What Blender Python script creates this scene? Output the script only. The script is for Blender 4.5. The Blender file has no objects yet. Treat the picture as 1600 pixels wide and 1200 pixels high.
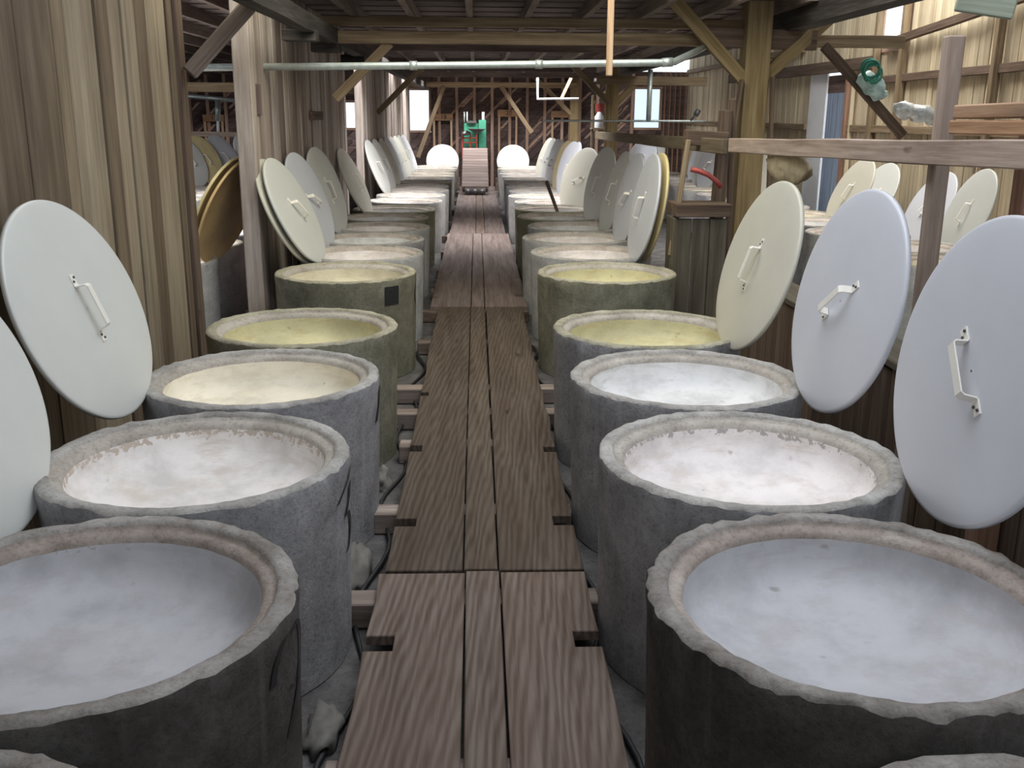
import bpy, bmesh, math, random
from mathutils import Vector, Matrix, noise
random.seed(11)
C = bpy.context.scene.collection
sc = bpy.context.scene

# ------------------------------------------------------------------ camera
F_PX = 1547.3
cam_d = bpy.data.cameras.new('camera'); cam = bpy.data.objects.new('camera', cam_d); C.objects.link(cam)
cam_d.sensor_width = 36.0; cam_d.lens = F_PX * 36.0 / 1600.0
cam_d.clip_start = 0.05; cam_d.clip_end = 200
pitch, yaw, roll = (math.radians(a) for a in (15.2737, 2.0838, 0.397))
fw = Vector((math.sin(yaw) * math.cos(pitch), math.cos(yaw) * math.cos(pitch), -math.sin(pitch)))
r0 = Vector((math.cos(yaw), -math.sin(yaw), 0)); u0 = r0.cross(fw)
rt = math.cos(roll) * r0 + math.sin(roll) * u0; up = -math.sin(roll) * r0 + math.cos(roll) * u0
M = Matrix((rt, up, -fw)).transposed().to_4x4(); M.translation = Vector((0, 0, 2.16))
cam.matrix_world = M
sc.camera = cam

# ------------------------------------------------------------------ world, light, exposure
sc.view_settings.view_transform = 'Standard'
sc.view_settings.look = 'None'
sc.view_settings.exposure = 0.0
sc.view_settings.gamma = 1.0
try: sc.view_settings.use_curve_mapping = False
except Exception: pass
w = bpy.data.worlds.new('world'); sc.world = w; w.use_nodes = True
bg = w.node_tree.nodes['Background']; bg.inputs[0].default_value = (0.86, 0.93, 1.0, 1); bg.inputs[1].default_value = 1.6

def area(name, loc, direction, sx, sy, power, col):
    d = bpy.data.lights.new(name, 'AREA'); d.shape = 'RECTANGLE'; d.size = sx; d.size_y = sy
    d.energy = power; d.color = col
    o = bpy.data.objects.new(name, d); C.objects.link(o); o.location = loc
    o.rotation_euler = Vector(direction).to_track_quat('-Z', 'Y').to_euler()
    return o
# daylight through the roof lights; aisle, far and back are added fill lamps
area('skylight_front', (0.9, 4.2, 4.75), (-0.04, 0.0, -1), 3.4, 2.0, 120, (0.88, 0.92, 1.0))
area('skylight_middle', (0.1, 8.0, 4.7), (0, 0.55, -1), 3.8, 2.4, 150, (1.0, 0.94, 0.72))
area('skylight_right_bay', (5.0, 13.5, 5.9), (-0.1, 0.1, -1), 2.2, 14.0, 1450, (1.0, 0.96, 0.88))
area('skylight_left_bay', (-5.65, 12.2, 4.3), (0.05, 0.6, -1), 2.4, 4.4, 1500, (0.97, 0.98, 1.0))
area('added_fill_aisle', (-0.1, 16.7, 3.72), (0, 0.0, -1), 4.0, 0.9, 270, (0.98, 0.98, 1.0))
area('added_fill_far', (-0.1, 24.1, 3.72), (0, 0.3, -1), 4.4, 0.9, 260, (0.97, 0.98, 1.0))
area('added_fill_back', (-1.0, 27.9, 3.72), (0, 0.5, -1), 9.2, 0.9, 800, (1.0, 0.98, 0.97))

# ------------------------------------------------------------------ materials
def new_mat(name):
    m = bpy.data.materials.new(name); m.use_nodes = True
    nt = m.node_tree; b = nt.nodes['Principled BSDF']
    return m, nt, b
def N(nt, t, **kw):
    n = nt.nodes.new(t)
    for k, v in kw.items(): setattr(n, k, v)
    return n
def ramp(nt, stops):
    r = N(nt, 'ShaderNodeValToRGB'); e = r.color_ramp.elements
    while len(e) < len(stops): e.new(0.5)
    for i, (p, c) in enumerate(stops):
        e[i].position = p; e[i].color = (*c, 1) if len(c) == 3 else c
    return r
def mixc(nt, a, b, fac, mode='MIX'):
    m = N(nt, 'ShaderNodeMix', data_type='RGBA', blend_type=mode)
    for sock, v in ((m.inputs[0], fac), (m.inputs[6], a), (m.inputs[7], b)):
        if hasattr(v, 'links'): nt.links.new(v, sock)
        elif isinstance(v, (int, float)): sock.default_value = v
        else: sock.default_value = (*v, 1)
    return m.outputs[2]
def coords(nt, scale, rand=True):
    tc = N(nt, 'ShaderNodeTexCoord'); mp = N(nt, 'ShaderNodeMapping')
    mp.inputs['Scale'].default_value = scale
    nt.links.new(tc.outputs['Object'], mp.inputs['Vector'])
    if rand:
        oi = N(nt, 'ShaderNodeObjectInfo'); mu = N(nt, 'ShaderNodeMath', operation='MULTIPLY'); mu.inputs[1].default_value = 37.0
        nt.links.new(oi.outputs['Random'], mu.inputs[0]); nt.links.new(mu.outputs[0], mp.inputs['Location'])
    return mp.outputs[0]
def noise_tex(nt, vec, scale, detail=5, rough=0.6, dist=0.0):
    n = N(nt, 'ShaderNodeTexNoise'); n.inputs['Scale'].default_value = scale; n.inputs['Detail'].default_value = detail
    n.inputs['Roughness'].default_value = rough; n.inputs['Distortion'].default_value = dist
    nt.links.new(vec, n.inputs['Vector']); return n.outputs['Fac']
def bump(nt, b, h, strength, dist=0.01):
    bp = N(nt, 'ShaderNodeBump'); bp.inputs['Strength'].default_value = strength; bp.inputs['Distance'].default_value = dist
    nt.links.new(h, bp.inputs['Height']); nt.links.new(bp.outputs[0], b.inputs['Normal'])

def wood(name, dark, mid, light, stain=(0.25, 0.2, 0.15), stain_amt=0.35, vary=0.35, rough=0.8, figure=False):
    m, nt, b = new_mat(name)
    g1 = noise_tex(nt, coords(nt, (1.0, 26.0, 26.0)), 2.0, 6, 0.65, 0.4)
    g2 = noise_tex(nt, coords(nt, (0.35, 7.0, 7.0)), 2.0, 4, 0.6, 0.3)
    gm = N(nt, 'ShaderNodeMath', operation='MULTIPLY'); gm.inputs[1].default_value = 0.42; nt.links.new(g1, gm.inputs[0])
    ga = N(nt, 'ShaderNodeMath', operation='MULTIPLY_ADD'); ga.inputs[1].default_value = 0.58; nt.links.new(g2, ga.inputs[0]); nt.links.new(gm.outputs[0], ga.inputs[2])
    g = ga.outputs[0]
    if figure:
        wv = N(nt, 'ShaderNodeTexWave', wave_type='RINGS', rings_direction='Z'); wv.inputs['Scale'].default_value = 2.2
        wv.inputs['Distortion'].default_value = 9.0; wv.inputs['Detail'].default_value = 3; wv.inputs['Detail Scale'].default_value = 0.9
        nt.links.new(coords(nt, (0.55, 6.0, 6.0)), wv.inputs['Vector'])
        mx = N(nt, 'ShaderNodeMath', operation='MULTIPLY_ADD'); mx.inputs[1].default_value = 0.17
        nt.links.new(wv.outputs['Fac'], mx.inputs[0])
        sb = N(nt, 'ShaderNodeMath', operation='MULTIPLY'); sb.inputs[1].default_value = 0.84
        nt.links.new(g, sb.inputs[0]); nt.links.new(sb.outputs[0], mx.inputs[2]); g = mx.outputs[0]
    r = ramp(nt, [(0.36, dark), (0.5, mid), (0.64, light)]); nt.links.new(g, r.inputs[0])
    s = noise_tex(nt, coords(nt, (0.7, 3.0, 3.0)), 1.6, 4, 0.6)
    sr = ramp(nt, [(0.45, (0, 0, 0)), (0.72, (stain_amt,) * 3)]); nt.links.new(s, sr.inputs[0])
    col = mixc(nt, r.outputs[0], stain, sr.outputs[0])
    kn = noise_tex(nt, coords(nt, (1.6, 6.0, 6.0)), 2.2, 2, 0.4)
    kr = ramp(nt, [(0.75, (1, 1, 1)), (0.80, (0.35, 0.3, 0.27))]); nt.links.new(kn, kr.inputs[0])
    col = mixc(nt, col, kr.outputs[0], 0.8, 'MULTIPLY')
    oi = N(nt, 'ShaderNodeObjectInfo'); mr = N(nt, 'ShaderNodeMapRange')
    mr.inputs['To Min'].default_value = 1 - vary; mr.inputs['To Max'].default_value = 1 + vary * 0.5
    nt.links.new(oi.outputs['Random'], mr.inputs['Value'])
    hsv = N(nt, 'ShaderNodeHueSaturation'); nt.links.new(mr.outputs[0], hsv.inputs['Value']); nt.links.new(col, hsv.inputs['Color'])
    nt.links.new(hsv.outputs[0], b.inputs['Base Color'])
    b.inputs['Roughness'].default_value = rough; b.inputs['Specular IOR Level'].default_value = 0.25
    bump(nt, b, g, 0.5, 0.006)
    return m

def concrete(name, dark, mid, light, drip=(0.6, 0.6, 0.6), drip_amt=0.3):
    m, nt, b = new_mat(name)
    v = coords(nt, (1, 1, 1))
    g = noise_tex(nt, v, 4.0, 8, 0.7)
    r = ramp(nt, [(0.3, dark), (0.5, mid), (0.7, light)]); nt.links.new(g, r.inputs[0])
    st = noise_tex(nt, coords(nt, (14, 14, 0.8)), 1.5, 4, 0.6)
    sr = ramp(nt, [(0.55, (0, 0, 0)), (0.75, (drip_amt,) * 3)]); nt.links.new(st, sr.inputs[0])
    col = mixc(nt, r.outputs[0], drip, sr.outputs[0])
    f = noise_tex(nt, v, 55.0, 4, 0.7)
    fr = ramp(nt, [(0.33, (0.55,) * 3), (0.5, (1, 1, 1))]); nt.links.new(f, fr.inputs[0])
    col = mixc(nt, col, fr.outputs[0], 0.6, 'MULTIPLY')
    nt.links.new(col, b.inputs['Base Color'])
    b.inputs['Roughness'].default_value = 0.92; b.inputs['Specular IOR Level'].default_value = 0.2
    bump(nt, b, f, 0.6, 0.008)
    return m

def lining(name, base, stain, flake=(0.35, 0.33, 0.31)):
    m, nt, b = new_mat(name)
    v = coords(nt, (1, 1, 1))
    g = noise_tex(nt, v, 3.0, 6, 0.65)
    r = ramp(nt, [(0.34, tuple(0.76 * a for a in base)), (0.5, base), (0.68, tuple(min(1, 1.10 * a) for a in base))]); nt.links.new(g, r.inputs[0])
    s = noise_tex(nt, coords(nt, (2, 2, 9)), 2.6, 7, 0.68)
    sr = ramp(nt, [(0.5, (0, 0, 0)), (0.66, (0.8,) * 3)]); nt.links.new(s, sr.inputs[0])
    col = mixc(nt, r.outputs[0], stain, sr.outputs[0])
    sp = noise_tex(nt, v, 11.0, 2, 0.4)
    spr = ramp(nt, [(0.73, (1, 1, 1)), (0.78, (0.62, 0.58, 0.55))]); nt.links.new(sp, spr.inputs[0])
    col = mixc(nt, col, spr.outputs[0], 0.8, 'MULTIPLY')
    # flaking band just under the rim (attribute on the mesh: 1 near the top edge)
    at = N(nt, 'ShaderNodeAttribute', attribute_name='edge')
    fl = noise_tex(nt, v, 34.0, 5, 0.65)
    mu = N(nt, 'ShaderNodeMath', operation='MULTIPLY'); nt.links.new(fl, mu.inputs[0]); nt.links.new(at.outputs['Fac'], mu.inputs[1])
    fr = ramp(nt, [(0.52, (0, 0, 0)), (0.55, (0.9,) * 3)]); nt.links.new(mu.outputs[0], fr.inputs[0])
    col = mixc(nt, col, flake, fr.outputs[0])
    nt.links.new(col, b.inputs['Base Color'])
    b.inputs['Roughness'].default_value = 0.75
    bump(nt, b, g, 0.25, 0.01)
    return m

def plain(name, col, rough=0.5, metal=0.0, var=0.12, scale=6.0):
    m, nt, b = new_mat(name)
    g = noise_tex(nt, coords(nt, (1, 1, 1)), scale, 5, 0.6)
    r = ramp(nt, [(0.3, tuple(c * (1 - var) for c in col)), (0.7, tuple(min(1, c * (1 + var)) for c in col))]); nt.links.new(g, r.inputs[0])
    nt.links.new(r.outputs[0], b.inputs['Base Color'])
    b.inputs['Roughness'].default_value = rough; b.inputs['Metallic'].default_value = metal
    return m

M_walk = wood('boardwalk_wood', (0.10, 0.068, 0.051), (0.16, 0.118, 0.096), (0.22, 0.175, 0.15), (0.135, 0.085, 0.062), 0.45, 0.22, figure=True)
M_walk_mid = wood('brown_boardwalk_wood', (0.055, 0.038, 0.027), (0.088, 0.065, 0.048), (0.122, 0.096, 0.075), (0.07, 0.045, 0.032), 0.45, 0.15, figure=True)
M_walk_pale = wood('worn_plank_end_wood', (0.10, 0.072, 0.062), (0.165, 0.128, 0.115), (0.23, 0.19, 0.175), (0.13, 0.085, 0.068), 0.4, 0.2)
M_board_olive = wood('weathered_olive_board', (0.155, 0.115, 0.072), (0.225, 0.175, 0.115), (0.285, 0.232, 0.16), (0.11, 0.08, 0.05), 0.6, 0.38)
M_board_pink = wood('weathered_grey_board', (0.29, 0.235, 0.20), (0.42, 0.355, 0.31), (0.53, 0.465, 0.415), (0.22, 0.16, 0.13), 0.5, 0.3)
M_board_olive2 = wood('darker_olive_board', (0.105, 0.075, 0.048), (0.165, 0.124, 0.082), (0.22, 0.172, 0.118), (0.09, 0.06, 0.045), 0.6, 0.25)
M_board_olive3 = wood('paler_olive_board', (0.20, 0.158, 0.105), (0.28, 0.228, 0.16), (0.35, 0.295, 0.215), (0.13, 0.095, 0.07), 0.55, 0.2)
M_board_pink2 = wood('darker_grey_board', (0.13, 0.10, 0.082), (0.26, 0.21, 0.18), (0.40, 0.335, 0.295), (0.15, 0.105, 0.08), 0.5, 0.25)
M_board_pink3 = wood('paler_grey_board', (0.38, 0.325, 0.29), (0.52, 0.46, 0.415), (0.64, 0.58, 0.53), (0.25, 0.19, 0.15), 0.45, 0.2)
M_board_pale2 = wood('darker_yellow_board', (0.42, 0.34, 0.22), (0.56, 0.47, 0.325), (0.67, 0.58, 0.43), (0.3, 0.23, 0.15), 0.4, 0.2)
M_board_pale = wood('pale_yellow_board', (0.50, 0.415, 0.275), (0.64, 0.55, 0.385), (0.75, 0.67, 0.51), (0.40, 0.32, 0.22), 0.35, 0.18)
M_dark_board = wood('dark_red_brown_board', (0.06, 0.042, 0.04), (0.125, 0.088, 0.082), (0.2, 0.15, 0.14), (0.07, 0.05, 0.045), 0.4, 0.45)
M_deck = wood('roof_deck_wood', (0.11, 0.085, 0.078), (0.20, 0.155, 0.142), (0.29, 0.235, 0.215), (0.06, 0.045, 0.04), 0.4, 0.3)
M_beam = wood('old_beam_timber', (0.15, 0.105, 0.06), (0.27, 0.20, 0.125), (0.38, 0.30, 0.20), (0.13, 0.09, 0.06), 0.45, 0.25)
M_post = wood('honey_post_timber', (0.18, 0.125, 0.058), (0.29, 0.215, 0.11), (0.38, 0.30, 0.175), (0.16, 0.11, 0.065), 0.4, 0.12)
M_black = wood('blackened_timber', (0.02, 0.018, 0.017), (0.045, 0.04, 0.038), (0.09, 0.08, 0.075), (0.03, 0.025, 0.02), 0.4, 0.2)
M_stud = wood('pink_stud_timber', (0.30, 0.19, 0.14), (0.47, 0.32, 0.25), (0.60, 0.45, 0.37), (0.25, 0.15, 0.1), 0.3, 0.2)
M_new = wood('fresh_sawn_timber', (0.42, 0.27, 0.16), (0.58, 0.40, 0.27), (0.70, 0.53, 0.38), (0.4, 0.26, 0.16), 0.3, 0.12)
M_rail = wood('pinkish_rail_timber', (0.28, 0.205, 0.155), (0.43, 0.335, 0.27), (0.55, 0.45, 0.375), (0.15, 0.105, 0.085), 0.6, 0.15)
M_orange = wood('orange_brown_timber', (0.26, 0.14, 0.07), (0.43, 0.25, 0.14), (0.55, 0.37, 0.24), (0.12, 0.08, 0.06), 0.5, 0.15)
M_red_post = wood('red_brown_post', (0.2, 0.11, 0.07), (0.33, 0.19, 0.13), (0.42, 0.27, 0.19), (0.14, 0.08, 0.06), 0.4, 0.1)
M_green_wood = wood('pale_green_painted_timber', (0.28, 0.31, 0.24), (0.42, 0.46, 0.37), (0.55, 0.58, 0.49), (0.2, 0.2, 0.14), 0.5, 0.15)
M_joist = wood('grey_brown_joist', (0.13, 0.10, 0.086), (0.225, 0.18, 0.155), (0.32, 0.265, 0.23), (0.08, 0.06, 0.05), 0.4, 0.3)
M_bin = wood('dark_olive_bin_board', (0.06, 0.05, 0.035), (0.11, 0.095, 0.07), (0.16, 0.14, 0.105), (0.06, 0.05, 0.035), 0.5, 0.15)
M_trestle = wood('dark_trestle_timber', (0.07, 0.045, 0.032), (0.13, 0.09, 0.065), (0.2, 0.145, 0.11), (0.06, 0.04, 0.03), 0.4, 0.15)

M_con = concrete('blue_grey_concrete', (0.185, 0.18, 0.185), (0.305, 0.298, 0.305), (0.42, 0.41, 0.412), (0.46, 0.46, 0.47), 0.4)
M_con_dk = concrete('shade_darkened_concrete', (0.045, 0.04, 0.036), (0.082, 0.074, 0.068), (0.135, 0.125, 0.116), (0.2, 0.19, 0.18), 0.3)  # shade on the front vats' outer walls is put into this colour
M_con_ol = concrete('olive_concrete', (0.12, 0.115, 0.08), (0.21, 0.20, 0.145), (0.31, 0.30, 0.23), (0.36, 0.35, 0.25), 0.35)  # olive-green tone for some vats along both rows
M_con_lt = concrete('pale_concrete', (0.28, 0.28, 0.275), (0.42, 0.415, 0.405), (0.55, 0.54, 0.53), (0.6, 0.6, 0.6), 0.3)
M_rim = concrete('rim_concrete', (0.20, 0.19, 0.175), (0.36, 0.345, 0.32), (0.52, 0.50, 0.47), (0.5, 0.42, 0.36), 0.4)
M_rim_ol = concrete('olive_rim_concrete', (0.20, 0.185, 0.13), (0.35, 0.33, 0.25), (0.48, 0.45, 0.36), (0.42, 0.33, 0.2), 0.45)
M_ledge = concrete('tan_ledge_concrete', (0.34, 0.29, 0.25), (0.50, 0.44, 0.39), (0.62, 0.57, 0.51), (0.42, 0.33, 0.27), 0.4)
M_ledge_dk = concrete('brown_ledge_concrete', (0.20, 0.165, 0.14), (0.33, 0.28, 0.245), (0.45, 0.40, 0.36), (0.25, 0.19, 0.15), 0.5)
M_ledge_md = concrete('drab_ledge_concrete', (0.28, 0.25, 0.215), (0.41, 0.375, 0.33), (0.53, 0.49, 0.44), (0.36, 0.29, 0.23), 0.45)
M_rim_dk = concrete('dirty_shaded_rim_concrete', (0.13, 0.115, 0.10), (0.25, 0.23, 0.21), (0.40, 0.38, 0.355), (0.22, 0.17, 0.13), 0.5)  # dirt plus the shade on the front rims, both in the colour
M_floor = concrete('floor_concrete', (0.055, 0.05, 0.05), (0.10, 0.094, 0.092), (0.16, 0.15, 0.145), (0.2, 0.18, 0.165), 0.2)
L_white = lining('pinkish_white_lining', (0.76, 0.71, 0.69), (0.60, 0.53, 0.48))
L_banded = lining('brown_banded_white_lining', (0.76, 0.72, 0.69), (0.62, 0.55, 0.49), (0.47, 0.39, 0.32))
L_lilac = lining('dimmed_lilac_lining', (0.46, 0.455, 0.475), (0.40, 0.375, 0.38))  # dimmer, glass-tinted light over the front vats is put into this lining
L_cream = lining('cream_lining', (0.76, 0.70, 0.57), (0.64, 0.57, 0.44))
L_yellow = lining('yellow_cream_lining', (0.55, 0.51, 0.31), (0.46, 0.38, 0.20), (0.4, 0.27, 0.14))
L_cream2 = lining('dull_cream_lining', (0.58, 0.53, 0.40), (0.48, 0.42, 0.28))
L_grey = lining('grey_white_lining', (0.70, 0.69, 0.68), (0.52, 0.51, 0.49))

M_lid = plain('white_fibreglass', (0.60, 0.61, 0.575), 0.38, 0, 0.03, 3)
M_lid_bl = plain('bluish_white_fibreglass', (0.585, 0.60, 0.645), 0.34, 0, 0.03, 3)
M_lid_be = plain('beige_fibreglass', (0.57, 0.55, 0.465), 0.4, 0, 0.04, 3)
M_lid_ye = plain('yellowed_fibreglass', (0.72, 0.60, 0.32), 0.4, 0, 0.10, 4)
M_lid_or = plain('orange_brown_fibreglass', (0.62, 0.43, 0.20), 0.45, 0, 0.15, 4)
M_handle = plain('cream_painted_steel', (0.80, 0.77, 0.70), 0.35, 0, 0.03)
M_bolt = plain('dark_bolt_steel', (0.08, 0.08, 0.08), 0.4, 0.6)
M_paint = plain('black_brush_paint', (0.02, 0.02, 0.022), 0.7, 0, 0.3, 30)
M_galv = plain('galvanised_steel', (0.50, 0.56, 0.55), 0.4, 0.55, 0.15, 20)
M_steel_dk = plain('dark_steel', (0.12, 0.12, 0.125), 0.45, 0.6)
M_cable = plain('black_rubber', (0.015, 0.015, 0.017), 0.6)
M_green = plain('green_machine_paint', (0.05, 0.26, 0.165), 0.45, 0, 0.2)
M_red = plain('red_paint', (0.35, 0.06, 0.05), 0.5, 0, 0.2)
M_blue_door = wood('blue_grey_door_paint', (0.18, 0.23, 0.33), (0.27, 0.34, 0.46), (0.37, 0.44, 0.55), (0.2, 0.24, 0.3), 0.3, 0.1)
M_white_pt = plain('white_paint', (0.78, 0.80, 0.83), 0.5, 0, 0.04)
M_sack = plain('burlap', (0.42, 0.35, 0.23), 0.95, 0, 0.2, 14)
M_teal = plain('teal_wrap', (0.42, 0.58, 0.56), 0.5, 0, 0.3, 12)
M_foil = plain('crumpled_plastic_wrap', (0.55, 0.57, 0.57), 0.25, 0.1, 0.35, 14)
M_cord = plain('green_cord', (0.04, 0.24, 0.17), 0.6, 0, 0.2)
M_plaster = plain('pale_debris', (0.17, 0.16, 0.14), 0.9, 0, 0.3, 8)

# ------------------------------------------------------------------ mesh helpers
def link(name, me, mat=None, parent=None, loc=None):
    o = bpy.data.objects.new(name, me); C.objects.link(o)
    if mat and len(me.materials) == 0: me.materials.append(mat)
    if parent: o.parent = parent
    if loc is not None: o.location = loc
    return o
def tag(o, label=None, cat=None, group=None, kind=None):
    if label: o['label'] = label
    if cat: o['category'] = cat
    if group: o['group'] = group
    if kind: o['kind'] = kind
    return o
def empty(name, loc=(0, 0, 0)):
    o = bpy.data.objects.new(name, None); C.objects.link(o); o.location = loc; o.empty_display_size = 0.1
    return o
def me_from(name, v, f, smooth=False):
    me = bpy.data.meshes.new(name); me.from_pydata(v, [], f); me.update()
    if smooth: me.polygons.foreach_set('use_smooth', [True] * len(me.polygons))
    return me
def box_bm(bm, x0, x1, y0, y1, z0, z1):
    vs = [bm.verts.new((x, y, z)) for z in (z0, z1) for y in (y0, y1) for x in (x0, x1)]
    for q in ((0, 2, 3, 1), (4, 5, 7, 6), (0, 1, 5, 4), (2, 6, 7, 3), (0, 4, 6, 2), (1, 3, 7, 5)):
        bm.faces.new([vs[i] for i in q])
def box_me(lx, ly, lz, bev=0.0, jit=0.0):
    """box with its long axis along local X, centred, lightly chamfered"""
    bm = bmesh.new(); box_bm(bm, -lx/2, lx/2, -ly/2, ly/2, -lz/2, lz/2)
    if bev > 0: bmesh.ops.bevel(bm, geom=bm.edges[:], offset=bev, segments=1, affect='EDGES', profile=0.5)
    if jit > 0:
        n = max(2, int(lx / 0.35))
        bmesh.ops.bisect_plane  # (kept simple: cut along the length, then hand-hewn wobble)
        for i in range(1, n):
            x = -lx/2 + lx * i / n
            bmesh.ops.bisect_plane(bm, geom=bm.verts[:] + bm.edges[:] + bm.faces[:], plane_co=(x, 0, 0), plane_no=(1, 0, 0))
        s = random.random() * 50
        for v in bm.verts:
            v.co.y += jit * noise.noise((v.co.x * 1.3 + s, 3.1, v.co.z * 2)); v.co.z += jit * noise.noise((v.co.x * 1.1 + s, 9.7, v.co.y * 2))
    me = bpy.data.meshes.new('m'); bm.to_mesh(me); bm.free(); return me
def frame(p0, p1, upv=(0, 0, 1)):
    p0, p1 = Vector(p0), Vector(p1); x = (p1 - p0).normalized(); upv = Vector(upv)
    if abs(x.dot(upv)) > 0.98: upv = Vector((0, 1, 0))
    y = upv.cross(x).normalized(); z = x.cross(y)
    m = Matrix((x, y, z)).transposed().to_4x4(); m.translation = (p0 + p1) / 2
    return m, (p1 - p0).length
def beam(name, p0, p1, wy, wz, mat, parent=None, bev=0.006, jit=0.006, upv=(0, 0, 1)):
    """timber between two points: wy across, wz in the up direction"""
    m, L = frame(p0, p1, upv)
    o = link(name, box_me(L, wy, wz, bev, jit), mat, parent)
    if parent: o.matrix_parent_inverse = parent.matrix_world.inverted() if False else Matrix.Identity(4); o.matrix_basis = Matrix.Translation(-parent.location) @ m
    else: o.matrix_basis = m
    return o
def tube_me(pts, r, seg=10, caps=True):
    pts = [Vector(p) for p in pts]; v = []; f = []
    prev = None
    for i, p in enumerate(pts):
        if i == 0: t = pts[1] - p
        elif i == len(pts) - 1: t = p - pts[i-1]
        else: t = (pts[i+1] - p).normalized() + (p - pts[i-1]).normalized()
        t.normalize()
        if prev is None: a = t.orthogonal().normalized()
        else: a = (prev - t * prev.dot(t)).normalized()
        prev = a; b = t.cross(a)
        rr = r[i] if isinstance(r, (list, tuple)) else r
        for k in range(seg):
            an = 2 * math.pi * k / seg; v.append(p + rr * (math.cos(an) * a + math.sin(an) * b))
    for i in range(len(pts) - 1):
        for k in range(seg):
            k2 = (k + 1) % seg; f.append((i*seg+k, i*seg+k2, (i+1)*seg+k2, (i+1)*seg+k))
    if caps: f.append(tuple(range(seg-1, -1, -1))); f.append(tuple((len(pts)-1)*seg + k for k in range(seg)))
    return me_from('tube', v, f, True)
def tube(name, pts, r, mat, parent=None, seg=10):
    o = link(name, tube_me(pts, r, seg), mat, parent)
    if parent: o.location = -parent.location
    return o
def lathe_me(prof, seg, amp=None, seed=0.0, fscale=9.0, attr=None, closed_end=False):
    """prof: list of (r, z); amp: per ring noise amplitude; attr: per ring value of the 'edge' attribute"""
    v = []; f = []; n = len(prof)
    for i, (r, z) in enumerate(prof):
        for k in range(seg):
            a = 2 * math.pi * k / seg; c, s = math.cos(a), math.sin(a); rr, zz = r, z
            if amp and amp[i]:
                q = Vector((c * r, s * r, z * 0.7 + seed * 7.3))
                d = noise.noise(q * fscale * 0.55) * 0.5 + noise.noise(q * fscale * 2.3 + Vector((1, 2, 3))) * 0.35 + noise.noise(q * fscale * 6.1) * 0.3
                chip = max(0.0, noise.noise(q * fscale * 1.3 + Vector((8, 1, 4))) - 0.28); d -= 2.2 * chip
                rr += amp[i] * d; zz += amp[i] * 0.8 * noise.noise(q * fscale * 1.9 + Vector((5, 5, 5)))
            v.append((c * rr, s * rr, zz))
    for i in range(n - 1):
        for k in range(seg):
            k2 = (k + 1) % seg; f.append((i*seg+k, i*seg+k2, (i+1)*seg+k2, (i+1)*seg+k))
    if closed_end: f.append(tuple((n-1)*seg + k for k in range(seg)))
    me = me_from('lathe', v, f, True)
    if attr:
        at = me.attributes.new('edge', 'FLOAT', 'POINT')
        at.data.foreach_set('value', [attr[i] for i in range(n) for k in range(seg)])
    return me
ORD = ['first', 'second', 'third', 'fourth', 'fifth', 'sixth', 'seventh', 'eighth', 'ninth', 'tenth', 'eleventh', 'twelfth', 'thirteenth',
       'fourteenth', 'fifteenth', 'sixteenth', 'seventeenth', 'eighteenth', 'nineteenth', 'twentieth', 'twenty-first', 'twenty-second', 'twenty-third', 'twenty-fourth', 'twenty-fifth']

# ------------------------------------------------------------------ floor
def grid_floor(name, x0, x1, y0, y1, mat):
    nx, ny = 24, 60; v = []; f = []
    for j in range(ny + 1):
        for i in range(nx + 1):
            x = x0 + (x1 - x0) * i / nx; y = y0 + (y1 - y0) * j / ny
            v.append((x, y, -0.004 + 0.006 * noise.noise((x * 1.3, y * 1.3, 0))))
    for j in range(ny):
        for i in range(nx):
            a = j * (nx + 1) + i; f.append((a, a + 1, a + nx + 2, a + nx + 1))
    o = link(name, me_from(name, v, f, True), mat); return o
fl = tag(grid_floor('floor', -10.5, 6.6, -0.6, 31.3, M_floor), 'dark stained concrete floor under the vats', 'floor', kind='structure')

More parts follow.
